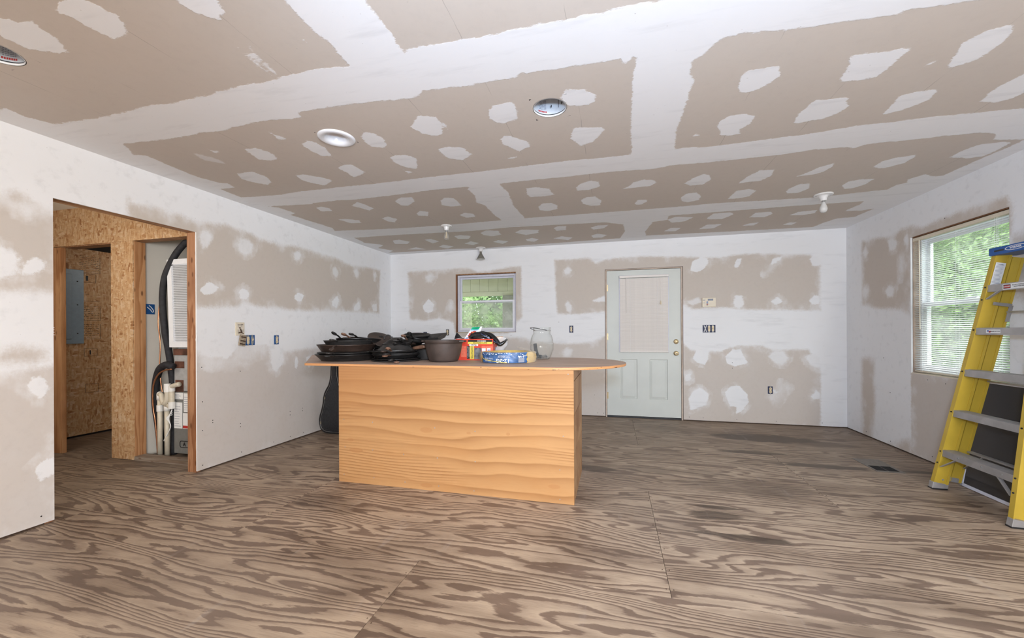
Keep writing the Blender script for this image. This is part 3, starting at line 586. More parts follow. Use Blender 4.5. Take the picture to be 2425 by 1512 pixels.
LEFT_BARE=[([(2.126,2.192),(2.131,2.156),(2.324,2.183),(2.412,2.156),(2.486,2.174),(2.605,2.15),(2.916,2.198),(2.967,2.188),(3.137,2.173),(3.253,2.14),(3.488,2.139),(3.759,2.173),(4.009,2.153),(4.358,2.156),(4.678,2.104),(4.951,2.136),(5.252,2.146),(5.375,2.145),(5.346,1.49),(4.509,1.48),(3.767,1.453),(3.419,1.457),(3.205,1.466),(3.038,1.496),(3.007,1.45),(2.63,1.419),(2.526,1.512),(2.113,1.785)],0.02,0),
([(2.524,1.082),(2.705,0.979),(2.897,0.939),(2.991,1.012),(3.071,1.057),(3.343,1.047),(3.389,0.881),(3.537,0.861),(3.537,0.989),(4.173,1.019),(5.422,1.037),(5.412,-0.186),(4.093,-0.022),(2.605,-0.031),(2.519,-0.036)],0.02,1),
([(1.371,1.964),(1.495,2.006),(1.554,2.051),(1.634,2.005),(1.713,1.963),(1.749,1.933),(1.747,1.457),(1.494,1.446),(1.37,1.438)],0.025,0.3),
([(1.368,0.98),(1.492,0.967),(1.559,0.973),(1.687,0.987),(1.745,0.998),(1.742,-0.035),(1.365,-0.03)],0.02,0.9),
([(1.534,1.11),(1.595,1.112),(1.677,1.088),(1.675,1.041),(1.631,1.023),(1.534,1.025),(1.429,1.009),(1.429,1.057)],0.03,0.4)]
LEFT_MUD=[([(2.64,2.025),(2.662,2.081),(2.725,2.108),(2.763,2.053),(2.713,1.956),(2.669,1.928),(2.651,1.98)],0.012,0.8),
([(2.997,2.035),(3.032,2.099),(3.114,2.109),(3.17,2.071),(3.146,1.983),(3.076,1.945),(3.023,1.968)],0.012,0.75),
([(3.679,2.095),(3.759,2.124),(3.796,2.083),(3.758,2.019),(3.69,2.016)],0.01,0.75),
([(4.31,2.018),(4.373,2.044),(4.429,1.982),(4.396,1.906),(4.317,1.939)],0.01,0.7),
([(4.723,2.042),(4.807,2.078),(4.853,2.014),(4.805,1.936)],0.012,0.6),
([(5.198,2.074),(5.263,2.103),(5.295,2.044),(5.24,2.004)],0.01,0.5),
([(2.638,1.566),(2.723,1.652),(2.82,1.607),(2.761,1.551),(2.685,1.526)],0.004,1),
([(3.007,1.595),(3.052,1.627),(3.12,1.597),(3.111,1.53),(3.029,1.52)],0.004,1),
([(3.682,1.6),(3.743,1.658),(3.832,1.627),(3.793,1.551),(3.706,1.559)],0.004,1),
([(4.299,1.588),(4.395,1.677),(4.443,1.615),(4.385,1.512),(4.314,1.535)],0.004,1),
([(4.738,1.55),(4.85,1.634),(4.878,1.553),(4.83,1.496),(4.746,1.498)],0.005,1),
([(5.151,1.606),(5.281,1.627),(5.291,1.513),(5.193,1.508)],0.006,0.8),
([(3.368,0.892),(3.416,0.959),(3.537,0.934),(3.543,0.888),(3.48,0.82),(3.442,0.779),(3.404,0.805)],0.004,1),
([(3.696,0.929),(3.732,0.922),(3.738,0.845),(3.719,0.78),(3.689,0.811)],0.004,1),
([(3.859,0.914),(3.912,0.92),(3.959,0.857),(3.911,0.777),(3.865,0.835)],0.006,0.9),
([(4.078,0.92),(4.114,0.913),(4.121,0.866),(4.085,0.869)],0.005,0.9),
([(1.462,1.709),(1.494,1.704),(1.545,1.696),(1.575,1.652),(1.57,1.567),(1.51,1.521),(1.462,1.515)],0.012,1),
([(1.579,1.581),(1.606,1.649),(1.642,1.671),(1.685,1.645),(1.679,1.601),(1.632,1.563),(1.587,1.552)],0.006,1),
([(1.566,1.964),(1.598,2.009),(1.643,2.008),(1.648,1.945),(1.606,1.907),(1.58,1.925)],0.025,0.7),
([(1.603,0.878),(1.621,0.923),(1.658,0.937),(1.69,0.899),(1.698,0.839),(1.663,0.789),(1.621,0.837)],0.005,1),
([(1.632,0.363),(1.656,0.399),(1.719,0.411),(1.733,0.361),(1.733,0.307),(1.656,0.281),(1.647,0.316)],0.004,1),
([(1.461,1.418),(1.493,1.421),(1.669,1.429),(1.703,1.407),(1.703,1.306),(1.461,1.297)],0.02,0.5),
([(1.46,1.002),(1.594,1.005),(1.668,1.009),(1.668,0.994),(1.594,0.99),(1.492,0.969),(1.46,0.958)],0.008,0.9),
([(2.982,0.929),(3.071,0.931),(3.116,0.894),(3.07,0.873),(2.991,0.888)],0.02,0.5),
([(2.664,0.974),(2.918,0.989),(2.983,1.153),(3.364,1.081),(3.261,0.977),(2.939,0.877),(2.701,0.905)],0.06,0.5)]
BACK_BARE=[([(-3.146,2.15),(-2.751,2.159),(-2.328,2.174),(-2.155,2.179),(-1.986,2.101),(-1.785,2.111),(-1.522,2.15),(-1.303,2.165),(-1.294,1.407),(-1.495,1.172),(-2.333,1.11),(-2.374,1.338),(-2.613,1.425),(-2.813,1.375),(-3.12,1.392)],0.015,0.1),
([(-0.81,2.228),(-0.307,2.227),(-0.232,2.152),(-0.059,2.202),(0.307,2.219),(0.91,2.182),(1.361,2.148),(1.638,2.183),(2.166,2.149),(2.382,2.127),(2.485,2.002),(2.487,1.438),(2.163,1.449),(1.635,1.47),(1.358,1.503),(1.026,1.481),(0.923,1.545),(-0.097,1.473),(-0.47,1.444),(-0.771,1.448),(-0.799,1.832)],0.014,0.15),
([(0.868,1.078),(1.003,0.938),(1.355,0.924),(1.564,1.002),(1.836,1.003),(1.978,0.945),(2.354,0.958),(2.48,0.755),(2.488,0.557),(2.481,-0.043),(0.81,-0.082)],0.012,0.45),
([(-1.658,1.109),(-1.27,1.109),(-1.144,1.035),(-0.592,1.018),(-0.296,1.036),(-0.035,1.166),(-0.041,-0.069),(-1.664,-0.09)],0.02,0.6)]
BACK_MUD=[([(-2.899,1.595),(-2.79,1.718),(-2.697,1.624),(-2.719,1.519),(-2.791,1.494),(-2.863,1.528)],0.005,1),
([(-2.838,2.07),(-2.752,2.113),(-2.68,2.058),(-2.738,1.968),(-2.824,1.984)],0.02,0.6),
([(-2.471,1.534),(-2.428,1.657),(-2.38,1.565),(-2.415,1.488)],0.02,0.6),
([(-0.677,2.076),(-0.616,2.116),(-0.557,2.071),(-0.599,2.012),(-0.659,2.015)],0.012,0.8),
([(-0.661,1.592),(-0.619,1.633),(-0.565,1.566),(-0.577,1.469),(-0.637,1.483)],0.01,0.8),
([(-0.275,1.631),(-0.13,1.686),(-0.061,1.684),(-0.062,1.608),(-0.264,1.613)],0.008,0.9),
([(0.998,2.004),(1.029,2.114),(1.132,2.176),(1.219,2.144),(1.219,2.077),(1.157,1.997),(1.08,1.972)],0.005,1),
([(1.524,2.024),(1.559,2.127),(1.618,2.124),(1.593,2.049),(1.559,2.007)],0.005,0.95),
([(1.873,1.912),(1.931,2.017),(2.063,2.128),(2.04,2.054),(1.959,1.935)],0.02,0.4),
([(1.945,2.032),(1.969,2.106),(2.073,2.127),(2.04,2.065),(1.992,2.025)],0.005,1),
([(2.372,2.075),(2.409,2.152),(2.521,2.156),(2.521,2.0),(2.408,1.995)],0.006,0.9),
([(1.512,1.554),(1.542,1.652),(1.616,1.65),(1.645,1.541),(1.591,1.476),(1.532,1.505)],0.008,0.9),
([(1.943,1.566),(2.014,1.618),(2.084,1.573),(2.051,1.531),(1.99,1.522)],0.005,1),
([(2.361,1.567),(2.429,1.638),(2.488,1.6),(2.474,1.522),(2.393,1.513)],0.006,1),
([(0.933,1.579),(1.104,1.636),(1.14,1.58),(1.027,1.532)],0.01,0.7),
([(1.023,0.837),(1.075,0.939),(1.214,0.939),(1.213,0.828),(1.177,0.745),(1.075,0.771)],0.004,1),
([(1.415,0.858),(1.505,0.952),(1.603,0.958),(1.637,0.861),(1.685,0.78),(1.528,0.734),(1.439,0.765)],0.004,1),
([(1.916,0.864),(1.974,0.945),(2.082,0.935),(2.142,0.85),(2.081,0.754),(1.987,0.774)],0.012,0.85),
([(2.317,0.868),(2.404,0.906),(2.494,0.948),(2.506,0.729),(2.38,0.748)],0.01,0.9),
([(0.974,0.292),(1.021,0.389),(1.114,0.448),(1.226,0.357),(1.185,0.217),(1.072,0.167),(0.994,0.136)],0.006,1),
([(1.408,0.391),(1.478,0.47),(1.577,0.484),(1.674,0.372),(1.688,0.264),(1.6,0.152),(1.536,0.111),(1.551,0.204),(1.467,0.217)],0.004,1),
([(1.952,0.436),(2.047,0.465),(2.046,0.359),(1.985,0.33)],0.006,1),
([(1.914,0.354),(2.057,0.545),(2.159,0.479),(2.008,0.25)],0.03,0.3),
([(2.379,0.37),(2.433,0.451),(2.478,0.426),(2.469,0.348),(2.401,0.335)],0.006,1),
([(-0.695,0.914),(-0.634,0.975),(-0.562,0.927),(-0.593,0.837),(-0.677,0.836)],0.02,0.7),
([(0.929,0.6),(1.002,0.635),(1.001,0.534),(0.928,0.516)],0.006,0.8)]
RIGHT_BARE=[([(5.364,2.208),(5.083,2.183),(4.877,2.144),(4.718,2.19),(4.582,2.18),(4.45,2.131),(4.317,2.149),(4.045,2.166),(3.807,2.16),(3.651,2.148),(3.62,2.071),(3.621,1.86),(4.584,1.924),(4.61,1.331),(4.747,1.407),(5.088,1.426),(5.355,1.484),(5.375,1.834)],0.02,0),
([(4.608,0.797),(4.608,-0.051),(4.247,-0.029),(3.955,-0.081),(3.495,-0.191),(3.106,-0.174),(3.102,0.821),(3.491,0.806),(3.95,0.812)],0.006,0.35),
([(5.375,0.867),(5.156,0.891),(5.146,0.377),(5.192,-0.026),(5.39,-0.031)],0.03,0.2),
([(5.164,-0.088),(5.024,-0.048),(4.608,-0.051),(4.607,0.151)],0.03,0.3),
([(3.609,1.857),(3.485,1.872),(3.488,1.368),(3.605,1.436)],0.03,0.3)]
RIGHT_MUD=[([(4.928,2.121),(4.864,2.141),(4.784,2.068),(4.828,2.005),(4.903,2.011)],0.012,0.8),
([(4.971,1.601),(4.912,1.656),(4.83,1.621),(4.856,1.538),(4.933,1.531)],0.012,0.85),
([(5.377,1.641),(5.314,1.701),(5.238,1.627),(5.284,1.556),(5.362,1.572)],0.02,0.6),
([(5.358,2.072),(5.295,2.146),(5.25,2.052),(5.311,2.006)],0.015,0.7),
([(4.69,2.088),(4.661,2.127),(4.627,2.07),(4.639,2.008),(4.679,2.032)],0.01,0.8),
([(4.755,1.915),(4.696,1.945),(4.698,1.78),(4.745,1.704)],0.03,0.4)]

# ------------------------------------------------------------------ drywall with joint compound (world-space outlines in metres)
def sdf(poly, U, V):
    """signed distance to a polygon, positive inside"""
    P = np.array(poly); A = P; B = np.roll(P, -1, 0)
    d2 = np.full(U.shape, 1e9); ins = np.zeros(U.shape, bool)
    for (ax, ay), (bx, by) in zip(A, B):
        ex, ey = bx - ax, by - ay; L = ex * ex + ey * ey + 1e-12
        t = np.clip(((U - ax) * ex + (V - ay) * ey) / L, 0, 1)
        d2 = np.minimum(d2, (U - ax - t * ex) ** 2 + (V - ay - t * ey) ** 2)
        c = (ay > V) != (by > V)
        with np.errstate(divide='ignore', invalid='ignore'):
            ins ^= c & (U < ex * (V - ay) / (ey if ey else 1e-12) + ax)
    d = np.sqrt(d2)
    return np.where(ins, d, -d)
def fields(U, V, bare, mudp):
    n = U.shape[0]
    mud = np.full(n, .3); soft = np.full(n, .004); opa = np.ones(n); tone = np.zeros(n)
    for poly, so, to in bare:                                   # bare paper: negative
        P = np.array(poly); m = .25
        k = (U > P[:, 0].min() - m) & (U < P[:, 0].max() + m) & (V > P[:, 1].min() - m) & (V < P[:, 1].max() + m)
        i = np.nonzero(k)[0]; s = -sdf(poly, U[i], V[i]); b = s < mud[i]
        mud[i[b]] = s[b]; soft[i[b]] = so; tone[i[b]] = to
    base = mud.copy()
    for poly, so, op in mudp:                                   # trowelled patches: positive
        P = np.array(poly); m = .10
        k = (U > P[:, 0].min() - m) & (U < P[:, 0].max() + m) & (V > P[:, 1].min() - m) & (V < P[:, 1].max() + m)
        i = np.nonzero(k)[0]; s = sdf(poly, U[i], V[i]); b = (s > mud[i]) & (s > -.06)
        j = i[b]; mud[j] = s[b]; soft[j] = so; opa[j] = op
    opa = np.where(mud > base + 1e-9, opa, 1.0)
    return mud, soft, opa, tone
def axis_pts(a, b, step, cuts=()):
    s = sorted({a, b, *[c for c in cuts if a < c < b]}); out = [s[0]]
    for p, q in zip(s, s[1:]):
        n = max(1, int(math.ceil((q - p) / step))); out += [p + (q - p) * i / n for i in range(1, n + 1)]
    return np.array(out)
def drywall(name, f, us, vs, bare, mudp, mat, holes=(), rounds=(), flip=False):
    U, V = np.meshgrid(us, vs, indexing='ij'); nu, nv = U.shape
    u = U.ravel(); v = V.ravel()
    co = np.array(f(u, v)).T
    I = np.arange(nu * nv).reshape(nu, nv)
    F = np.stack([I[:-1, :-1], I[1:, :-1], I[1:, 1:], I[:-1, 1:]], -1).reshape(-1, 4)
    cu = u[F].mean(1); cv = v[F].mean(1); keep = np.ones(len(F), bool)
    for (a, b, c, d) in holes: keep &= ~((cu > a) & (cu < b) & (cv > c) & (cv < d))
    extra = []
    for (a, b, r, R) in rounds: keep &= ~((abs(cu - a) < R) & (abs(cv - b) < R))
    F = F[keep]
    for (a, b, r, R) in rounds:                                  # a round opening inside the square gap
        su = us[np.abs(us - a) < R + .03]; u0 = us[us <= a - R + .0151].max(); 
        q = keep_edges(us, vs, a, b, R)
        ring_out = []
        m = 48
        for k in range(m):
            t = 2 * PI * k / m; cx, cy = math.cos(t), math.sin(t); s = min(1e9, *( ((q[1] - a) / cx,) if cx > 1e-9 else ((q[0] - a) / cx,) if cx < -1e-9 else (1e9,)), *(((q[3] - b) / cy,) if cy > 1e-9 else ((q[2] - b) / cy,) if cy < -1e-9 else (1e9,)))
            ring_out.append((a + cx * s, b + cy * s))
        base = len(u); 
        pts = [(a + r * math.cos(2 * PI * k / m), b + r * math.sin(2 * PI * k / m)) for k in range(m)] + ring_out
        u = np.concatenate([u, [p[0] for p in pts]]); v = np.concatenate([v, [p[1] for p in pts]])
        F = np.concatenate([F, [[base + k, base + m + k, base + m + (k + 1) % m, base + (k + 1) % m] for k in range(m)]])
    co = np.array(f(u, v)).T
    if flip: F = F[:, ::-1]
    me = bpy.data.meshes.new(name)
    me.vertices.add(len(co)); me.vertices.foreach_set('co', co.astype(np.float32).ravel())
    me.loops.add(F.size); me.loops.foreach_set('vertex_index', F.ravel().astype(np.int32))
    me.polygons.add(len(F)); me.polygons.foreach_set('loop_start', np.arange(0, F.size, 4, dtype=np.int32))
    me.update(calc_edges=True)
    for nm, a in zip(('mud', 'soft', 'opa', 'tone'), fields(u, v, bare, mudp)):
        at = me.attributes.new(nm, 'FLOAT', 'POINT'); at.data.foreach_set('value', a.astype(np.float32))
    me.materials.append(mat)
    o = bpy.data.objects.new(name, me); C.objects.link(o); o['kind'] = 'structure'
    return o
def keep_edges(us, vs, a, b, R):
    cu = (us[:-1] + us[1:]) / 2; cv = (vs[:-1] + vs[1:]) / 2
    i = np.nonzero(np.abs(cu - a) < R)[0]; j = np.nonzero(np.abs(cv - b) < R)[0]
    return us[i[0]], us[i[-1] + 1], vs[j[0]], vs[j[-1] + 1]

Z0 = .012                                                        # drywall stops a little above the floor
OP = (1.720, 2.614, 2.062)                                       # opening in the left wall: y0, y1, top
WB = (-2.334, -1.384, 1.188, 2.082)                              # window opening in the back wall
DB = (-.104, .910, 0, 2.058)                                     # door opening in the back wall
WR = (3.633, 4.598, .782, 2.075)                                 # window opening in the right wall
CANS = ((-1.705, 2.175, .078), (-.334, 2.187, .092), (-2.64, 1.125, .092))
ceiling = drywall('ceiling', lambda u, v: (u, v, np.full_like(u, HC)), axis_pts(XL, XR, .0155), np.concatenate([[-6.2, -1.5], axis_pts(.25, YB, .0155)]),
                  CEIL_BARE, CEIL_MUD, M_CEIL, rounds=[(a, b, r, r + .012) for a, b, r in CANS], flip=True)
wall_left = drywall('wall_left', lambda u, v: (np.full_like(u, XL), u, v), np.concatenate([[-6.2], axis_pts(1.0, YB, .02, OP[:2])]), axis_pts(Z0, HC, .02, (OP[2],)),
                    LEFT_BARE, LEFT_MUD, M_DRY, holes=[(OP[0], OP[1], 0, OP[2])])
wall_back = drywall('wall_back', lambda u, v: (u, np.full_like(u, YB), v), axis_pts(XL, XR, .02, (WB[0], WB[1], DB[0], DB[1])), axis_pts(Z0, HC, .02, (WB[2], WB[3], DB[3])),
                    BACK_BARE, BACK_MUD, M_DRY, holes=[WB, DB])
wall_right = drywall('wall_right', lambda u, v: (np.full_like(u, XR), u, v), np.concatenate([[-6.2, 0, 1.5], axis_pts(2.4, YB, .02, (WR[0], WR[1]))]), axis_pts(Z0, HC, .02, (WR[2], WR[3])),
                     RIGHT_BARE, RIGHT_MUD, M_DRY, holes=[WR], flip=True)
bm = BM(); box(bm, (XL - .05, -6.25, 0), (XR + .05, -6.2, HC))
w = link('wall_front', bm, M_BEIGE); w['kind'] = 'structure'
def struct(name, bm, mat, smooth=False):
    o = link(name, bm, mat, None, smooth); o['kind'] = 'structure'; return o
# backing behind the boards: outer skins, bottom plates seen as the dark line under the drywall
def part(name, bm, mat, parent, smooth=False): return link(name, bm, mat, parent, smooth)
bm = BM()
x0, x1 = XL - .118, XL - .106                                   # hall side skin of the left wall
for a in ((x0, -6.2, 0, x1, OP[0], HC), (x0, OP[1] + .12, 0, x1, YB, HC), (x0, OP[0], OP[2] + .04, x1, OP[1] + .12, HC)): box(bm, a[:3], a[3:])
part('hall_skin', bm, M_BEIGE, wall_left)
bm = BM()
for a, b in ((-6.2, OP[0] - .04), (OP[1] + .04, YB)): box(bm, (XL - .10, a, 0), (XL - .0135, b, .038))
part('bottom_plate', bm, M_BROWN, wall_left)
bm = BM()
for a, b in ((XL, DB[0] - .012), (DB[1] + .012, XR)): box(bm, (a, YB + .0135, 0), (b, YB + .10, .038))
part('bottom_plate', bm, M_BROWN, wall_back)
bm = BM(); box(bm, (XR + .0135, -6.2, 0), (XR + .10, YB, .038)); part('bottom_plate', bm, M_BROWN, wall_right)
# sheathing outside the back and right walls keeps stray daylight out
def sheath(f, a0, a1, holes, parent, mat):
    bm = BM(); cur = a0
    for (p, q, r, s) in holes:
        f(bm, cur, p, 0, HC + .1)
        if r > 0: f(bm, p, q, 0, r)
        f(bm, p, q, s, HC + .1); cur = q
    f(bm, cur, a1, 0, HC + .1)
    part('sheathing', bm, mat, parent)
sheath(lambda bm, p, q, r, s: box(bm, (p, YB + .13, r), (q, YB + .145, s)), XL - 3, XR + .2, [(WB[0], WB[1], WB[2], WB[3]), (DB[0], DB[1], 0, DB[3])], wall_back, M_PORCH)
sheath(lambda bm, p, q, r, s: box(bm, (XR + .13, p, r), (XR + .145, q, s)), -6.3, YB + .2, [WR], wall_right, M_PORCH)
bm = BM(); box(bm, (XL - 3.4, -6.4, HC + .30), (XR + .4, YB + .3, HC + .32)); part('attic_deck', bm, M_DARK, ceiling)
# rough framing of the openings (lumber reveals), drywall edges left raw
bm = BM(); box(bm, (XL - .105, OP[1], 0), (XL - .0135, OP[1] + .038, OP[2] + .0)); part('jamb_stud', bm, M_RED, wall_left)
bm = BM(); box(bm, (XL - .105, OP[0] - .038, 0), (XL - .0135, OP[0] - .001, OP[2])); part('jamb_stud', bm, M_RED, wall_left)
bm = BM(); box(bm, (XL - .105, OP[0] - .04, OP[2] + .001), (XL - .0135, OP[1] + .04, OP[2] + .045)); part('header', bm, M_HEAD, wall_left)
bm = BM(); box(bm, (XL - .013, OP[1] + .001, Z0), (XL - .0005, OP[1] + .012, OP[2]))
box(bm, (XL - .013, OP[0] - .012, Z0), (XL - .0005, OP[0] - .0005, OP[2])); box(bm, (XL - .013, OP[0], OP[2] + .0005), (XL - .0005, OP[1], OP[2] + .012))
part('drywall_edge', bm, M_WHITE, wall_left)
bm = BM()
pts = [(XL + .001, OP[1] - .004 + .006 * rnd.random(), z) for z in (1.10, 1.14, 1.17, 1.2)]
tube(bm, pts, [.003, .007, .006, .002], 6); part('torn_paper', bm, M_WHITE, wall_left)
bm = BM()
for a in range(4):
    p = Vector((XL - .004, OP[0] - .002, 1.19 + .016 * a)); tube(bm, [p, p + Vector((.002, .007 + .008 * rnd.random(), .008 * (rnd.random() - .5)))], [.003, .001], 5)
stuff(part('torn_paper', bm, M_WHITE, wall_left))
# screw heads left showing low on the boards
bm = BM()
for y, z in ((2.66, .05), (2.66, .35), (2.66, .60), (2.655, .90), (3.02, .33), (3.02, .30), (3.02, .83), (3.62, .33), (3.62, .29), (3.80, .33), (3.80, .30), (3.03, .055), (3.4, .05), (3.62, .05), (3.81, .05), (1.66, .06), (2.75, .42), (2.75, .4)):
    cyl(bm, (XL - .002, y, z), (XL + .0012, y, z), .0042, seg=8)
stuff(part('screw_heads', bm, M_DARK, wall_left))
bm = BM()
for x, z in ((-.13, .05), (.98, .05), (1.15, .045), (1.55, .045), (2.0, .045), (2.5, .05), (-.25, .3), (-.21, .05), (-1.6, 1.13), (-1.46, 1.14), (-.75, 1.33), (-2.0, 2.3), (-3.2, 1.25), (1.5, .78), (1.5, .71)):
    cyl(bm, (x, YB + .002, z), (x, YB - .0012, z), .0042, seg=8)
stuff(part('screw_heads', bm, M_DARK, wall_back))
bm = BM()
for y, z in ((4.35, .06), (4.9, .05), (5.3, .05), (4.4, .74), (4.2, .73), (4.9, .55), (5.0, .9), (4.2, 2.15)): cyl(bm, (XR + .002, y, z), (XR - .0012, y, z), .0042, seg=8)
stuff(part('screw_heads', bm, M_DARK, wall_right))

# ------------------------------------------------------------------ floor: plywood sheets laid in staggered rows, each its own piece
floor = structure('floor')
bm = BM(); box(bm, (-7.2, -6.3, -.06), (XR + .15, YB + .2, -.020)); part('subfloor', bm, M_DARK, floor)
def sheet(x0, x1, y0, y1):
    g = .0011
    bm = BM(); box(bm, (x0 + g, y0 + g, -.018), (x1 - g, y1 - g, 0))
    o = bpy.data.objects.new('plywood_sheet', bpy.data.meshes.new('plywood_sheet'))
    c = Vector(((x0 + x1) / 2, (y0 + y1) / 2, 0)); bm.transform(Matrix.Translation(-c)); bm.to_mesh(o.data); bm.free()
    o.data.materials.append(M_FLOOR); C.objects.link(o); o.location = c; o.parent = floor
rows = [-6.3, -4.23, -3.0, -1.80, -.56, .668, 1.888, 3.112, 4.335, 5.555, YB + .10]
for r in range(len(rows) - 1):
    xs = [-7.1]; ph = .250 if r % 2 == 0 else -.985              # joints staggered by half a sheet
    k = math.ceil((-7.1 - ph) / 2.455 + .05); cur = ph + k * 2.455
    while cur < XR + .08: xs.append(cur); cur += 2.455
    xs.append(XR + .1)
    for a, b in zip(xs, xs[1:]): sheet(a, b, rows[r], rows[r + 1])
bm = BM()
for r in range(5, len(rows) - 1):
    ph = .250 if r % 2 == 0 else -.985
    for k in (-1, 0, 1):
        xx = ph + k * 2.455
        for s in (-.016, .016):
            y = rows[r] + .06
            while y < min(rows[r + 1], YB):
                cyl(bm, (xx + s + .004 * rnd.random(), y, -.004), (xx + s, y, .0006), .0035, seg=6); y += .15 + .05 * rnd.random()
stuff(part('nail_heads', bm, M_BROWN, floor))
# floor register near the right wall
fv = thing('floor_vent', 'flat dull grey metal floor register with two dark openings near the right wall', 'vent', (2.255, 4.165, 0))
bm = BM(); box(bm, (2.150, 3.99, .0003), (2.360, 4.35, .003)); part('frame', bm, plain('dull_vent_metal', (.20, .178, .158), .55, .2, var=.12), fv)
for y0, y1 in ((2.168, 2.242), (2.254, 2.328)): bm = BM(); box(bm, (y0, 4.015, .0031), (y1, 4.14, .0036)); part('duct_opening', bm, M_DARK, fv)
bm = BM()
for i in range(9): bar(bm, (2.170, 4.02 + i * .0145, .0047), (2.326, 4.02 + i * .0145, .0047), .0018, .0018)
stuff(part('louvre_fins', bm, M_BLACK, fv))

# ------------------------------------------------------------------ hall and closet behind the left opening
YO = 2.728
wall_hall = structure('wall_hall', (-4.5, YO, 0))
def osbpanel(a, b, mat=M_OSB, name='strand_board_panel', parent=None): bm = BM(); box(bm, a, b); return part(name, bm, mat, parent or wall_hall)
osbpanel((-5.47, YO, 2.072), (XL - .12, YO + .011, HC)); osbpanel((-4.664, YO, 0.004), (-4.379, YO + .011, 2.071)); osbpanel((-6.2, YO, 0), (-5.472, YO + .011, HC))
def stud(name, a, b, mat=M_STUD, parent=None): bm = BM(); box(bm, a, b, .002); return part(name, bm, mat, parent or wall_hall)
stud('stud', (-4.414, YO + .0115, 0), (-4.376, YO + .105, 2.071)); stud('stud', (-4.662, YO + .0115, 0), (-4.624, YO + .105, 2.071))
stud('stud', (-5.476, YO - .012, 0), (-5.338, YO + .026, 2.060))
stud('closet_header', (-4.376, YO + .0115, 2.0725), (XL - .12, YO + .105, 2.115), M_HEAD); stud('doorway_header', (-5.34, YO + .0115, 2.062), (-4.662, YO + .105, 2.10), M_HEAD)
stud('sill_plate', (-4.376, YO + .004, 0), (XL - .106, YO + .094, .036), M_SILL)
wall_closet = structure('wall_closet', (-4.43, 3.2, 0))
bm = BM(); box(bm, (-4.445, YO + .106, 0), (-4.42, 3.95, HC)); part('closet_board', bm, M_BEIGE, wall_closet)
bm = BM(); box(bm, (-4.445, 3.95, 0), (XL - .12, 3.975, HC)); part('closet_board', bm, M_BEIGE, wall_closet)
wall_utility = structure('wall_utility', (-6.0, 3.3, 0))
for y0, y1 in ((2.745, 3.665), (3.667, 4.60)): bm = BM(); box(bm, (-6.012, y0, .022), (-6.0, y1, 2.19)); part('strand_board_panel', bm, M_OSB, wall_utility)
bm = BM(); box(bm, (-6.05, 2.7, 0), (-6.013, 4.7, HC)); part('backing', bm, M_DARK, wall_utility)
bm = BM(); box(bm, (-6.05, 4.6, 0), (-4.4, 4.62, HC)); part('end_board', bm, M_OSB, wall_hall)
bm = BM(); box(bm, (-6.2, 1.0, 0), (-6.18, YO, HC)); box(bm, (-6.2, .98, 0), (XL - .12, 1.0, HC)); part('side_board', bm, M_BEIGE, wall_hall)
bm = BM(); box(bm, (-6.2, 1.0, HC), (XL - .118, YO + .02, HC + .012)); box(bm, (-6.2, YO + .02, HC), (XL - .118, 4.6, HC + .012)); part('hall_ceiling', bm, M_BEIGE, wall_hall)
# black stamped print on the strand board
bm = BM()
def hline(y0, y1, z, t=.003): box(bm, (-5.9995, y0, z), (-5.9988, y1, z + t))
def vline(y, z0, z1, t=.003): box(bm, (-5.9995, y, z0), (-5.9988, y + t, z1))
def rect(y0, y1, z0, z1): hline(y0, y1, z0); hline(y0, y1, z1); vline(y0, z0, z1); vline(y1, z0, z1)
for zt, n in ((2.105, 9), (1.52, 8), (1.30, 8)):
    vline(3.40, zt - n * .021, zt + .01); hline(3.20, 3.40, zt - n * .021)
    for i in range(n):
        y = 3.205 + .02 * rnd.random()
        while y < 3.385:
            L = .008 + .03 * rnd.random(); hline(y, min(y + L, 3.39), zt - i * .021, .0045 if rnd.random() < .4 else .0022); y += L + .008
rect(3.235, 3.36, 1.80, 1.90); rect(3.25, 3.37, .93, 1.02); hline(3.25, 3.30, 1.66); hline(3.25, 3.40, 1.58); hline(3.25, 3.38, .78); rect(3.26, 3.38, .50, .60)
vline(3.30, .95, 1.0, .012); vline(3.27, 1.82, 1.88, .02)
stuff(part('stamped_print', bm, M_INK, wall_utility))
# breaker panel
bp = thing('breaker_panel', 'blue-grey electrical breaker panel on the strand board wall in the hall', 'electrical panel', (-5.99, 3.05, 1.08))
bm = BM(); box(bm, (-5.9995, 2.86, 1.082), (-5.975, 3.238, 1.935), .004); part('cover', bm, M_PANELB, bp)
bm = BM(); box(bm, (-5.975, 2.90, 1.135), (-5.962, 3.130, 1.880), .007); part('door', bm, M_PANELB, bp)
bm = BM(); box(bm, (-5.962, 3.00, 1.27), (-5.958, 3.055, 1.315), .002); part('latch', bm, M_BLACK, bp)
for z in (1.2, 1.53, 1.8): bm = BM(); cyl(bm, (-5.976, 3.18, z), (-5.972, 3.18, z), .006, seg=10); part('cover_screw', bm, M_DARK, bp)
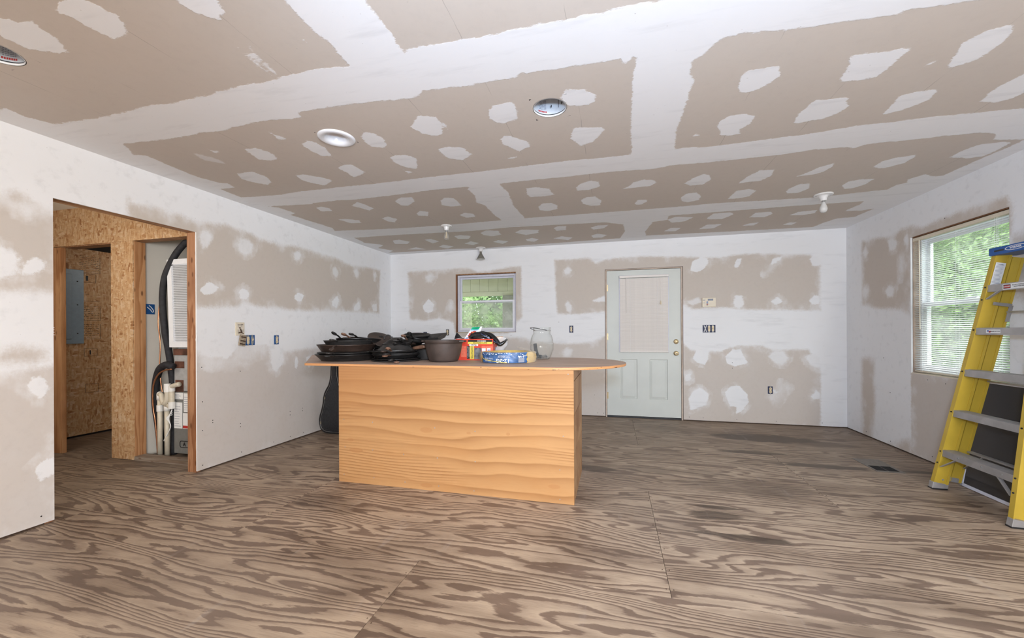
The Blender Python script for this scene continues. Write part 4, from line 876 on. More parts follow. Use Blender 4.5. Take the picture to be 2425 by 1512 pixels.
# air handler in the closet
ah = thing('air_handler', 'grey sheet metal air handler standing in the closet behind the stud', 'air handler', (-3.85, 3.15, 0))
bm = BM(); box(bm, (-4.118, 2.90, .038), (-3.60, 3.45, .635), .004); part('lower_cabinet', bm, M_AH, ah)
bm = BM(); box(bm, (-4.118, 2.905, .640), (-3.60, 3.45, .985), .003); part('coil_cabinet', bm, M_AH2, ah)
bm = BM(); box(bm, (-4.122, 2.897, .985), (-3.598, 3.45, 1.045), .003); box(bm, (-4.105, 2.900, .86), (-3.99, 2.9045, .925)); box(bm, (-4.10, 2.900, .63), (-4.0, 2.9045, .745)); part('rusted_band', bm, M_RUST, ah)
bm = BM(); box(bm, (-4.09, 2.92, 1.045), (-3.60, 3.45, 1.87), .003); part('plenum', bm, M_AH2, ah)
bm = BM()
for a in ((-4.11, .635 - .075, -4.00, .635 - .012), (-4.112, .28, -4.01, .53)): box(bm, (a[0], 2.8965, a[1]), (a[2], 2.899, a[3]))
box(bm, (-3.99, 2.8965, .44), (-3.90, 2.899, .62)); box(bm, (-4.0, 2.8965, .28), (-3.9, 2.899, .43)); part('paper_labels', bm, M_WHITE, ah)
bm = BM()
for z0, z1, n, x0 in ((.30, .51, 9, -4.105), (.565, .615, 4, -4.105), (.46, .60, 7, -3.985)):
    for i in range(n): box(bm, (x0, 2.8958, z0 + (z1 - z0) * i / n), (x0 + .05 + .03 * rnd.random(), 2.8962, z0 + (z1 - z0) * i / n + .004))
stuff(part('label_print', bm, M_GREYPR, ah))
bm = BM(); box(bm, (-4.0, 2.8958, .285), (-3.9, 2.8962, .31)); part('red_label_stripe', bm, M_REDINK, ah)
bm = BM()
tube(bm, [(-4.03 + .0, 2.897, .10), (-3.93, 2.897, .10), (-3.92, 2.897, .115), (-3.92, 2.897, .145), (-3.93, 2.897, .16), (-4.03, 2.897, .16), (-4.04, 2.897, .145), (-4.04, 2.897, .115)], .0035, 6, closed=True); part('badge_outline', bm, M_BLACK, ah)
part('badge_letter', text_bm('A', lambda x, y, h: Vector((-3.985 + x, 2.8965, .128 + y)), .05, .002), M_INK, ah)
# return air grille fixed over the plenum
rg = thing('return_grille', 'white louvred return air grille standing above the air handler', 'air grille', (-3.95, 2.9, 1.06))
X0, X1, zb, zt = -4.128, -3.66, 1.062, 1.905
def gp(x, z): return (x + (z - zb) * -.035, z)
bm = BM()
for (ax, az, bx, bz) in ((X0, zb, X0 + .055, zt), (X1 - .055, zb, X1, zt), (X0 + .0551, zb, X1 - .0551, zb + .05), (X0 + .0551, zt - .05, X1 - .0551, zt)):
    P = [gp(ax, az), gp(bx, az), gp(bx, bz), gp(ax, bz)]
    prism(bm, P, lambda u, v, h: Vector((u, h, v)), 2.868, 2.886)
part('frame', bm, M_TRIMW, rg)
n = 46
for i in range(n):
    z = zb + .055 + (zt - zb - .11) * i / (n - 1); bm = BM(); xa, xb = gp(X0 + .05, z)[0], gp(X1 - .05, z)[0]
    obox(bm, ((xa + xb) / 2, 2.879, z), (xb - xa, .016, .0022), Matrix.Rotation(.65, 3, 'X')); part('louvre_blade', bm, M_TRIMW, rg)
bm = BM(); P = [gp(X0 + .04, zb + .04), gp(X1 - .04, zb + .04), gp(X1 - .04, zt - .04), gp(X0 + .04, zt - .04)]; prism(bm, P, lambda u, v, h: Vector((u, h, v)), 2.8885, 2.8905); part('filter_pad', bm, M_AH2, rg)
# refrigerant lines, copper tube, drain pipes, wires
bm = BM(); tube(bm, spline([(-3.80, 2.90, 2.16), (-3.93, 2.895, 2.08), (-4.044, 2.885, 1.977), (-4.125, 2.875, 1.855), (-4.185, 2.87, 1.727), (-4.212, 2.87, 1.564), (-4.207, 2.87, 1.40), (-4.182, 2.87, 1.196), (-4.165, 2.88, 1.073), (-4.168, 2.91, .869), (-4.18, 2.94, .6), (-4.20, 2.96, .3), (-4.21, 2.96, 0)]), .028, 12)
tag(link('insulated_line', bm, M_FOAM, None, True), 'tall black foam insulated refrigerant line running up beside the grille', 'pipe')
bm = BM(); tube(bm, spline([(-4.075, 2.865, .875), (-4.15, 2.855, .895), (-4.26, 2.87, .84), (-4.35, 2.90, .70), (-4.385, 2.92, .50), (-4.365, 2.93, .30), (-4.345, 2.935, .12), (-4.34, 2.94, 0)]), .032, 12)
tag(link('insulated_line', bm, M_FOAM, None, True), 'short black foam insulated hose curving down from the air handler', 'pipe')
bm = BM(); tube(bm, spline([(-4.21, 2.90, 1.66), (-4.29, 2.90, 1.50), (-4.315, 2.90, 1.30), (-4.29, 2.9, 1.10), (-4.30, 2.9, .85), (-4.275, 2.90, .66), (-4.25, 2.91, .5), (-4.24, 2.92, .3), (-4.24, 2.93, 0)]), .0065, 8)
tag(link('copper_tube', bm, M_COPPER, None, True), 'thin bare copper tube wandering up the beige closet wall', 'pipe')
bm = BM(); tube(bm, spline([(-4.06, 2.84, .855), (-4.15, 2.835, .84), (-4.24, 2.84, .79), (-4.31, 2.85, .68), (-4.33, 2.86, .5), (-4.31, 2.865, .35), (-4.30, 2.87, .2), (-4.30, 2.88, .0)]), .007, 8)
tag(link('copper_tube', bm, M_COPPER, None, True), 'thin copper tube following the curved black hose down', 'pipe')
def drain(name, label, x, y, ztop, segs, coll=None):
    t = thing(name, label, 'pipe', (x, y, 0))
    bm = BM(); cyl(bm, (x, y, 0), (x, y, ztop), .0205, seg=20); part('riser', bm, M_PVC, t, True)
    bm = BM(); tube(bm, spline(segs, 6), .022, 14); part('trap', bm, M_PVC, t, True)
    for p, q, r in coll or (): bm = BM(); cyl(bm, p, q, r, seg=20); part('coupling', bm, M_PVCW, t, 40)
    bm = BM(); cyl(bm, (x, y, ztop - .045), (x, y, ztop + .01), .0255, seg=20); sphere(bm, (x, y, ztop + .012), .0255); part('elbow', bm, M_PVCW, t, True)
    return t
drain('drain_pipe', 'left cream plastic drain pipe with white collar halfway up', -4.262, 2.875, .595, [(-4.262, 2.872, .605), (-4.225, 2.862, .60), (-4.20, 2.855, .555), (-4.165, 2.85, .525), (-4.135, 2.85, .56), (-4.13, 2.85, .62), (-4.13, 2.85, .66)],
      [((-4.262, 2.875, .44), (-4.262, 2.875, .50), .0262), ((-4.13, 2.85, .635), (-4.13, 2.85, .715), .0262)])
t2 = drain('drain_pipe', 'right cream plastic drain pipe with double elbow beside the cabinet', -4.185, 2.885, .49, [(-4.185, 2.88, .50), (-4.15, 2.872, .505), (-4.115, 2.865, .492), (-4.098, 2.865, .50), (-4.095, 2.865, .56), (-4.095, 2.865, .655), (-4.085, 2.862, .685), (-4.05, 2.862, .70), (-4.0, 2.866, .71)],
      [((-4.096, 2.865, .475), (-4.096, 2.865, .54), .027), ((-4.096, 2.865, .64), (-4.096, 2.865, .69), .027)])
bm = BM()
for i in range(4): tube(bm, spline([(-4.125, 2.89, .47 - .02 * i), (-4.14 - .01 * i, 2.87, .38), (-4.12, 2.87, .30), (-4.16 - .015 * i, 2.87, .22 - .02 * i), (-4.19, 2.9, .19)]), .0035, 6)
tag(link('thermostat_wire', bm, M_WHITE, None, True), 'bundle of thin white control wires beside the air handler', 'wire')
eb = thing('junction_box', 'blue plastic junction box with white wire on the closet wall', 'electrical box', (-4.42, 2.92, 1.42))
bm = BM(); box(bm, (-4.4205, 2.86, 1.385), (-4.412, 2.935, 1.485), .002); part('box_body', bm, M_BLUEBOX, eb)
bm = BM(); tube(bm, spline([(-4.409, 2.865, 1.455), (-4.405, 2.89, 1.43), (-4.405, 2.91, 1.405), (-4.405, 2.918, 1.42), (-4.405, 2.90, 1.45), (-4.405, 2.88, 1.47)]), .0035, 6); part('wire_loop', bm, M_WHITE, eb, True)

# ------------------------------------------------------------------ door in the back wall
door = structure('door_1', (.40, YB, 0))
bm = BM()
for a, b in (((-.098, YB - .004, 0), (-.080, YB + .12, 2.040)), ((.886, YB - .004, 0), (.904, YB + .12, 2.040))): box(bm, a, b, .002)
part('jamb', bm, M_JAMB, door)
bm = BM(); box(bm, (-.098, YB - .004, 2.0405), (.904, YB + .12, 2.054), .002); part('head_jamb', bm, M_JAMB, door)
bm = BM()
for a in ((DB[0] - .01, YB + .012, 0, -.0985, YB + .05, 2.07), (.9045, YB + .012, 0, DB[1] + .01, YB + .05, 2.07), (DB[0], YB + .012, 2.0545, DB[1], YB + .05, 2.075)): box(bm, a[:3], a[3:])
part('shim_gap', bm, M_BROWN, door)
bm = BM(); box(bm, (-.0795, YB + .006, 0), (.8855, YB + .13, .022), .003); part('threshold', bm, M_BLACK, door)
bm = BM(); box(bm, (-.0795, YB + .060, .022), (.8855, YB + .068, 2.040)); part('light_block_board', bm, M_BROWN, door)  # added board behind the slab, blocks daylight leaking through the door gaps
# slab: skin with two recessed panels and a lite behind the blind
SX0, SX1, SZ0, SZ1, SY = -.0775, .8835, .026, 2.036, YB + .012
us = axis_pts(SX0, SX1, .05, (.100, .108, .135, .289, .316, .324, .482, .490, .517, .681, .708, .716)); vs = axis_pts(SZ0, SZ1, .08, (.262, .270, .300, .770, .800, .808))
def slabdepth(u, v):
    for a, b in ((.100, .324), (.482, .716)):
        if a <= u <= b and .262 <= v <= .808:
            e = min(u - a, b - u, v - .262, .808 - v)
            return .0 if e < .001 else .010 if e < .0155 else .009 if e < .0345 else .003
    return 0
bm = BM(); VV = [[bm.verts.new((u, SY + slabdepth(u, v), v)) for v in vs] for u in us]
for i in range(len(us) - 1):
    for j in range(len(vs) - 1): bm.faces.new([VV[i][j], VV[i + 1][j], VV[i + 1][j + 1], VV[i][j + 1]])
part('slab', bm, M_DOOR, door)
bm = BM(); box(bm, (SX0, SY + .012, SZ0), (SX1, SY + .044, SZ1)); part('slab_core', bm, M_DOOR, door)
bm = BM()
for a in ((.085, .905, .112, 1.965), (.705, .905, .732, 1.965), (.112, .905, .705, .930), (.112, 1.94, .705, 1.965)): box(bm, (a[0], SY - .010, a[1]), (a[2], SY + .001, a[3]), .004)
part('lite_frame', bm, M_VINYL2, door)
for z in (1.80, 1.12, .30):
    bm = BM(); cyl(bm, (-.0795, SY - .004, z - .045), (-.0795, SY - .004, z + .045), .007, seg=12); box(bm, (-.079, SY - .001, z - .045), (-.062, SY + .001, z + .045)); part('hinge', bm, M_BRASS, door)
Ry = Matrix.Rotation(PI / 2, 3, 'X')
for z, kind in ((1.052, 'deadbolt'), (.895, 'door_knob')):
    bm = BM(); lathe(bm, [(0, 0), (.032, 0), (.032, .006), (.026, .011), (0, .011)], (.822, SY, z), 28, M=Ry)
    if kind == 'deadbolt': k = part(kind, bm, M_BRASS, door, 40); b2 = BM(); box(b2, (.808, SY - .028, z - .006), (.836, SY - .011, z + .006), .003); part('thumb_turn', b2, M_BRASS, k)
    else:
        lathe(bm, [(.012, .011), (.012, .03), (.024, .036), (.028, .050), (.024, .062), (.012, .066), (0, .066)], (.822, SY, z), 28, M=Ry); k = part(kind, bm, M_BRASS, door, 40)
        b2 = BM(); cyl(b2, (.822, SY - .0665, z), (.822, SY - .068, z), .008, seg=16); part('keyhole', b2, M_BLACK, k)
def blind(root, axis, a, b, z0, z1, d0, dirn, pitch, depth, tilt, mat, rail=.032, ladders=(.22, .78), headmat=None):
    """mini blind between a and b along X ('x') or Y ('y'), hanging in the plane d0; dirn = room side sign"""
    def p(u, h, z): return Vector((u, d0 + h * dirn, z)) if axis == 'x' else Vector((d0 + h * dirn, u, z))
    def bx(bm, u0, u1, h0, h1, q0, q1, bev=0): return box(bm, p(u0, h0, q0), p(u1, h1, q1), bev)
    bm = BM(); bx(bm, a - .008, b + .008, -.014, .016, z1 - rail, z1, .003); part('headrail', bm, headmat or mat, root)
    bm = BM(); bx(bm, a, b, -.012, .010, z0, z0 + .012, .003); part('bottom_rail', bm, headmat or mat, root)
    n = int((z1 - rail - z0 - .020) / pitch); proto = None
    for i in range(n):
        z = z0 + .022 + pitch * i
        if proto is None:
            bm = BM(); c, s = math.cos(tilt), math.sin(tilt); w = depth / 2
            pr = [(-w, 0), (-w * .4, .0016), (w * .4, .0016), (w, 0)]
            A = [bm.verts.new(p(a, x * c - y * s, x * s + y * c)) for x, y in pr]; B = [bm.verts.new(p(b, x * c - y * s, x * s + y * c)) for x, y in pr]
            for k in range(3): bm.faces.new([A[k], A[k + 1], B[k + 1], B[k]])
            bm.transform(Matrix.Translation(-root.location)); me = bpy.data.meshes.new('slat'); bm.normal_update(); bm.to_mesh(me); bm.free(); me.materials.append(mat); me.shade_smooth(); proto = me
        o = bpy.data.objects.new('slat', proto); C.objects.link(o); o.parent = root; o.location = (0, 0, z)
    for f in ladders:
        u = a + (b - a) * f; bm = BM()
        for h in (-depth / 2, depth / 2): cyl(bm, p(u, h, z0), p(u, h, z1 - rail), .0009, seg=6)
        part('ladder_cord', bm, M_WHITE, root)
    return p
db = thing('door_blind', 'closed cream mini blind covering the glass of the grey-green door', 'blind', (.41, SY - .012, .905))
p = blind(db, 'x', .098, .722, .906, 1.958, SY - .026, -1, .0172, .0205, 1.18, M_SLATC)
bm = BM(); cyl(bm, p(.18, .020, 1.93), p(.185, .022, 1.45), .003, seg=8); part('tilt_wand', bm, M_SLATC, db)
bm = BM(); cyl(bm, p(.625, .020, 1.93), p(.627, .022, 1.60), .0012, seg=6); part('pull_cord', bm, M_SLATC, db)
bm = BM(); lathe(bm, [(0, .05), (.004, .048), (.0095, .004), (.009, 0), (0, 0)], p(.627, .022, 1.555), 14); part('cord_tassel', bm, M_IVORY, db, 40)

# ------------------------------------------------------------------ windows
def sash(bm, f, a, b, z0, z1, w, h0, h1):
    for q in ((a, z0, a + w, z1), (b - w, z0, b, z1), (a + w, z0, b - w, z0 + w), (a + w, z1 - w, b - w, z1)): f(bm, q[0], q[2], q[1], q[3], h0, h1)
win1 = structure('window_1', (-1.86, YB, 1.19))
fx = lambda bm, a, b, z0, z1, h0, h1, bev=.003: box(bm, (a, YB + h0, z0), (b, YB + h1, z1), bev)
bm = BM()
for q in ((WB[0] - .03, WB[2] - .03, WB[0] + .004, WB[3] + .03), (WB[1] - .003, WB[2] - .03, WB[1] + .03, WB[3] + .03)): fx(bm, q[0], q[2], q[1], q[3], .013, .128)
part('rough_stud', bm, M_RED, win1)
bm = BM(); fx(bm, WB[0], WB[1], WB[3] - .012, WB[3] + .03, .013, .128); fx(bm, WB[0], WB[1], WB[2] - .03, WB[2] + .004, .013, .128); part('rough_plate', bm, M_HEAD, win1)
bm = BM(); a0, a1, c0, c1 = WB[0] + .012, WB[1] - .004, WB[2] + .006, WB[3] - .016
sash(bm, fx, a0, a1, c0, c1, .032, .045, .13); part('outer_frame', bm, M_VINYL2, win1)
zm = 1.66
bm = BM(); sash(bm, fx, a0 + .033, a1 - .033, zm - .016, c1 - .033, .026, .085, .11); part('upper_sash', bm, M_VINYL2, win1)
bm = BM(); sash(bm, fx, a0 + .033, a1 - .033, c0 + .033, zm + .016, .030, .055, .082); part('lower_sash', bm, M_VINYL, win1)
bm = BM(); fx(bm, a0 + .055, a1 - .055, zm + .008, c1 - .055, .096, .099, 0); part('glass_pane', bm, M_GLASS, win1)
bm = BM(); fx(bm, a0 + .058, a1 - .058, c0 + .06, zm - .010, .067, .070, 0); part('glass_pane', bm, M_GLASSH, win1)
bm = BM(); fx(bm, a0 + .063, a1 - .063, zm - .028, zm - .017, .090, .10, .002); part('screen_rail', bm, M_VINYL2, win1)
win2 = structure('window_2', (XR, 4.115, .78))
fy = lambda bm, a, b, z0, z1, h0, h1, bev=.003: box(bm, (XR + h0, a, z0), (XR + h1, b, z1), bev)
bm = BM(); fy(bm, WR[1] - .004, WR[1] + .03, WR[2] - .03, WR[3] + .03, .013, .128); fy(bm, WR[0] - .03, WR[0] + .004, WR[2] - .03, WR[3] + .03, .013, .128); part('rough_stud', bm, plain('weathered_pale_stud', (.44, .335, .26), .7, var=.25, scale=9), win2)
bm = BM(); fy(bm, WR[0], WR[1], WR[3] - .006, WR[3] + .03, .013, .128); part('rough_plate', bm, M_HEAD, win2)
bm = BM(); fy(bm, WR[0] - .01, WR[1] + .012, WR[2] - .026, WR[2] + .008, .0005, .128); part('sill_board', bm, M_CREAM, win2)
bm = BM(); fy(bm, WR[1] - .0005, WR[1] + .010, WR[2], WR[3], -.003, .012); part('drywall_edge', bm, M_WHITE, win2)
bm = BM(); b0, b1, c0, c1 = WR[0] + .006, WR[1] - .006, WR[2] + .010, WR[3] - .008
sash(bm, fy, b0, b1, c0, c1, .034, .06, .13); part('outer_frame', bm, M_VINYL, win2)
zm = 1.43
bm = BM(); sash(bm, fy, b0 + .035, b1 - .035, zm - .018, c1 - .035, .036, .10, .125); part('upper_sash', bm, M_VINYL, win2)
bm = BM(); sash(bm, fy, b0 + .035, b1 - .035, c0 + .035, zm + .022, .042, .068, .098); part('lower_sash', bm, M_VINYL, win2)
bm = BM(); fy(bm, b0 + .066, b1 - .066, zm + .012, c1 - .066, .112, .115, 0); part('glass_pane', bm, M_GLASSPALE, win2)
bm = BM(); fy(bm, b0 + .072, b1 - .072, c0 + .072, zm - .014, .082, .085, 0); part('glass_pane', bm, M_GLASSPALE, win2)
bm = BM(); fy(bm, 4.0, 4.10, zm + .022, zm + .032, .070, .090, .002); part('sash_lock', bm, M_VINYL, win2)
wb = thing('window_blind', 'open white mini blind hanging in the right wall window', 'blind', (XR + .03, 4.115, .80))
p = blind(wb, 'y', WR[0] + .012, WR[1] - .014, .800, 2.062, XR + .026, -1, .0172, .0225, -.42, M_SLAT, rail=.030, ladders=(.10, .5, .90), headmat=M_CREAM)
bm = BM(); cyl(bm, p(4.505, .020, 2.03), p(4.500, .020, 1.20), .0042, seg=8); part('tilt_wand', bm, M_CREAM, wb)
bm = BM(); cyl(bm, p(3.74, .018, 2.03), p(3.74, .018, 1.5), .0012, seg=6); cyl(bm, p(3.755, .018, 2.03), p(3.755, .018, 1.55), .0012, seg=6); part('lift_cord', bm, M_WHITE, wb)

# ------------------------------------------------------------------ outside: ground, porch, trees
gr = structure('ground', (0, 9, -.5))
bm = BM(); quad(bm, [(-40, YB + .15, -.5), (50, YB + .15, -.5), (50, 60, -.5), (-40, 60, -.5)]); quad(bm, [(XR + .15, -30, -.5), (60, -30, -.5), (60, YB + .15, -.5), (XR + .15, YB + .15, -.5)])
part('lawn', bm, M_LAWN, gr)
pc = thing('porch_roof', 'cream boarded porch beam and ceiling outside the back window', 'porch', (-2.5, 8.0, 2.0))
bm = BM()
for i in range(34): box(bm, (-6.0 + i * .205, YB + .16, 2.32), (-6.0 + i * .205 + .198, 8.3, 2.335))
stuff(part('ceiling_boards', bm, M_PORCH, pc))
for i in range(24): bm = BM(); box(bm, (-5.0 + i * .205, 8.0, 2.045), (-5.0 + i * .205 + .200, 8.015, 2.318)); part('fascia_board', bm, M_PORCH, pc)
bm = BM(); box(bm, (-5.0, 7.985, 1.955), (0, 8.06, 2.043)); box(bm, (-5.0, 8.02, 2.0), (0, 8.10, 2.319)); part('trim_board', bm, M_PORCH, pc)
bm = BM(); box(bm, (-6.2, YB + .16, 2.335), (1.2, 8.4, 2.36)); part('roof_deck', bm, M_PORCH, pc)
ps = thing('porch_post', 'square grey porch post at the right edge of the back window view', 'post', (-2.02, 8.02, -.5))
bm = BM(); box(bm, (-2.225, 7.93, -.4), (-1.87, 8.20, 1.954), .01); part('shaft', bm, M_POST, ps)
bm = BM(); box(bm, (-2.25, 7.90, -.5), (-1.85, 8.23, -.40), .01); part('base', bm, M_POST, ps)
def foliage(c, r, n, size, mat, parent, seed):
    rg_ = np.random.default_rng(seed)
    d = rg_.normal(size=(n, 3)); d /= np.linalg.norm(d, axis=1)[:, None]
    lump = 1 + .22 * np.sin(d[:, 0] * 7 + seed) * np.cos(d[:, 2] * 6 + seed * 2)
    P = np.array(c) + d * (rg_.random((n, 1)) ** .42) * np.array(r) * lump[:, None]
    a = rg_.normal(size=(n, 3)); a /= np.linalg.norm(a, axis=1)[:, None]
    b = np.cross(a, rg_.normal(size=(n, 3))); b /= np.linalg.norm(b, axis=1)[:, None]
    s = size * (.6 + .8 * rg_.random((n, 1)))
    V = np.stack([P - a * s, P + b * s * .42 + a * s * .1, P + a * s, P - b * s * .42 + a * s * .1], 1).reshape(-1, 3)
    me = bpy.data.meshes.new('foliage'); me.vertices.add(len(V)); me.vertices.foreach_set('co', (V - np.array(parent.location)).astype(np.float32).ravel())
    me.loops.add(4 * n); me.loops.foreach_set('vertex_index', np.arange(4 * n, dtype=np.int32)); me.polygons.add(n); me.polygons.foreach_set('loop_start', np.arange(0, 4 * n, 4, dtype=np.int32)); me.update(calc_edges=True)
    me.materials.append(mat); o = bpy.data.objects.new('foliage', me); C.objects.link(o); o.parent = parent; return stuff(o)
TREES = [('bushy_shrub', 'mid green shrub low behind the left of the back window', 'shrub', (-4.6, 11.0, -.5), (1.5, 1.2, 1.6), 1.1, 9000, .06, 0),
         ('bushy_shrub', 'pale green shrub low behind the right of the back window', 'shrub', (-2.6, 11.6, -.5), (1.5, 1.2, 1.5), .95, 9000, .06, 0),
         ('leafy_tree', 'dark leafy tree rising behind the shrubs beyond the porch', 'tree', (-4.0, 14.5, -.5), (4.2, 1.8, 3.4), 2.2, 10000, .13, 1),
         ('leafy_tree', 'bright leafy tree filling the top of the right wall window', 'tree', (5.9, 8.2, -.5), (1.9, 2.1, 1.9), 2.5, 30000, .045, 0),
         ('leafy_tree', 'dark leafy tree low in the right wall window', 'tree', (6.9, 8.8, -.5), (2.6, 2.8, 1.9), .8, 26000, .055, 1),
         ('leafy_tree', 'tall dark tree far behind the right wall window', 'tree', (11.5, 13.5, -.5), (5.0, 4.5, 4.2), 3.2, 14000, .17, 1)]
for i, (nm, lab, cat, loc, r, zc, n, s, dk) in enumerate(TREES):
    t = thing(nm, lab, cat, loc); foliage((loc[0], loc[1], zc), r, n, s, M_LEAFD if dk else M_LEAF, t, 11 + i)
    bm = BM(); tube(bm, spline([(loc[0], loc[1], -.5), (loc[0] + .08, loc[1], zc * .4), (loc[0] - .05, loc[1] + .1, zc)], 4), [.12, .11, .11, .10, .10, .09, .08, .06, .05][:9], 8); part('trunk', bm, M_BARK, t, True)

# ------------------------------------------------------------------ outlets, switches, wall fittings
def wallframe(side):
    if side == 'back': return lambda u, v, h: Vector((u, YB - h, v))
    return lambda u, v, h: Vector((XL + h, u, v))
def pbox(bm, f, u0, v0, u1, v1, h0, h1, bev=0): return box(bm, f(u0, v0, h0), f(u1, v1, h1), bev)
def duplex(t, f, u, v, w=.016):
    for s in (-1, 1):
        bm = BM(); prism(bm, [(u + w * math.cos(a) * .95, v + s * .021 + .0165 * math.sin(a) * (1 if abs(math.sin(a)) < .8 else .85)) for a in [2 * PI * k / 16 for k in range(16)]], f, .006, .011); part('receptacle', bm, M_IVORY, t)
        bm = BM()
        for q in (-.005, .005): pbox(bm, f, u + q - .001, v + s * .021 - .003, u + q + .001, v + s * .021 + .006, .0109, .0114)
        part('slots', bm, M_DARK, t)
    bm = BM(); pbox(bm, f, u - .012, v - .012, u + .012, v + .012, .005, .0095, .001); part('yoke_face', bm, M_IVORY, t)
    bm = BM(); pbox(bm, f, u - .006, v - .052, u + .006, v + .052, .0035, .0055); part('mounting_strap', bm, M_GALV, t)
def outlet(label, side, u, v, col=M_NAVY, sx=.028, sz=.050):
    f = wallframe(side); t = thing('electrical_outlet', label, 'outlet', f(u, v, 0))
    bm = BM(); pbox(bm, f, u - sx, v - sz, u + sx, v + sz, -.02, .0035, .002); part('wall_box', bm, col, t); duplex(t, f, u, v); return t
outlet('uncovered ivory outlet in a navy box between the jar and the door', 'back', -.573, 1.228)
outlet('uncovered ivory outlet low on the wall right of the door', 'back', 1.934, .437, sz=.048)
outlet('dark uncovered outlet just left of the back window', 'back', -2.473, 1.19, M_BLACK, .024, .046)
outlet('uncovered outlet half hidden behind the skillets by the corner', 'back', -2.851, 1.150)
outlet('uncovered ivory outlet in a blue box on the left wall', 'left', 3.441, 1.122, M_BLUEBOX, .030, .048)
def toggles(name, label, side, u0, v, n, col, mats):
    f = wallframe(side); w = .046; t = thing(name, label, 'switch', f(u0, v, 0)); a = u0 - n * w / 2
    bm = BM(); pbox(bm, f, a - .008, v - .050, a + n * w + .008, v + .050, -.02, .003, .002); part('wall_box', bm, col, t)
    for i in range(n):
        u = a + w * (i + .5)
        if mats[i] == 'wire':
            bm = BM()
            for s in (-1, 1): tube(bm, [f(u - s * .016, v + .045, .004), f(u, v, .007), f(u - s * .016, v - .045, .004)], .005, 6)
            part('plaster_smear', bm, M_WHITE, t); continue
        bm = BM(); pbox(bm, f, u - .013, v - .034, u + .013, v + .034, .003, .009, .002); k = part('switch_body', bm, mats[i], t)
        bm = BM(); obox(bm, f(u, v + .004, .013), (.010, .010, .022), Matrix.Rotation(.5, 3, 'X' if side == 'back' else 'Y')); part('toggle', bm, M_IVORY, k)
        bm = BM(); pbox(bm, f, u - .007, v - .052, u + .007, v + .052, .0032, .006); part('mounting_strap', bm, M_GALV, t)
    return t
toggles('light_switch', 'uncovered triple switch box under the keypad right of the door', 'back', 1.225, 1.223, 3, M_NAVY, ['wire', M_IVORY, M_IVORY])
toggles('light_switch', 'uncovered double switch in a bright blue box on the left wall', 'left', 3.125, 1.125, 2, M_BLUEBOX, [M_IVORY, M_GALV])
kp = thing('alarm_keypad', 'cream alarm keypad with small grey display right of the door', 'keypad', (1.224, YB, 1.567))
f = wallframe('back')
bm = BM(); pbox(bm, f, 1.141, 1.506, 1.306, 1.628, 0, .022, .004); part('housing', bm, M_CREAM, kp)
bm = BM(); pbox(bm, f, 1.205, 1.512, 1.300, 1.582, .022, .025, .002); part('flip_cover', bm, M_CREAM, kp)
bm = BM(); pbox(bm, f, 1.208, 1.590, 1.272, 1.615, .022, .0235); part('display', bm, M_GREYPR, kp)
for z, m in ((1.572, M_BLUEP), (1.558, M_SKYP), (1.545, M_REDINK), (1.532, M_GREYPR)): bm = BM(); pbox(bm, f, 1.192, z - .005, 1.210, z + .005, .0252, .028, .001); part('key', bm, m, kp)
bm = BM()
for x in (1.153, 1.168):
    for z in (1.568, 1.556): pbox(bm, f, x - .003, z - .002, x + .003, z + .002, .022, .0228)
pbox(bm, f, 1.15, 1.594, 1.176, 1.602, .022, .0226); part('indicator_marks', bm, M_GREYPR, kp)
jk = thing('phone_jack_plate', 'broken cream wall plate with its dirty cover hanging off on the left wall', 'wall plate', (XL, 3.01, 1.23))
f = wallframe('left')
bm = BM(); pbox(bm, f, 2.968, 1.172, 3.060, 1.296, 0, .010, .003); part('back_plate', bm, M_CREAM, jk)
bm = BM(); pbox(bm, f, 2.985, 1.185, 3.050, 1.285, .010, .0125, .001); part('inner_face', bm, plain('dirty_cream_face', (.60, .54, .45), .6, var=.25, scale=40), jk)
bm = BM(); cyl(bm, f(3.008, 1.245, .0125), f(3.008, 1.245, .014), .007, seg=14); pbox(bm, f, 2.988, 1.272, 3.02, 1.275, .0125, .0135); pbox(bm, f, 3.022, 1.272, 3.04, 1.277, .0125, .0135); tube(bm, [f(3.012, 1.236, .014), f(3.02, 1.215, .014), f(3.03, 1.2, .015)], [.004, .007, .004], 6)
tube(bm, [f(2.99, 1.195, .014), f(3.01, 1.203, .016), f(3.045, 1.19, .014)], [.003, .006, .004], 6); part('torn_mechanism', bm, M_BROWN, jk)
bm = BM(); obox(bm, f(3.028, 1.125, .020), (.014, .064, .105), Matrix.Rotation(-.20, 3, 'X')); part('hanging_cover', bm, plain('dirty_cream_plastic', (.36, .29, .21), .6, var=.35, scale=60), jk)
bm = BM()
for dz in (-.035, -.005, .03): obox(bm, f(3.028 + dz * .2, 1.125 + dz, .029), (.004, .052, .012), Matrix.Rotation(-.2, 3, 'X'))
part('cover_ribs', bm, M_BROWN, jk)
wp = thing('wall_board_scrap', 'small tan wooden block on the near left wall at the picture edge', 'block', (XL, 1.43, 1.63))
bm = BM(); pbox(bm, wallframe('left'), 1.34, 1.475, 1.428, 1.575, 0, .02, .003); part('block', bm, M_STUD, wp)

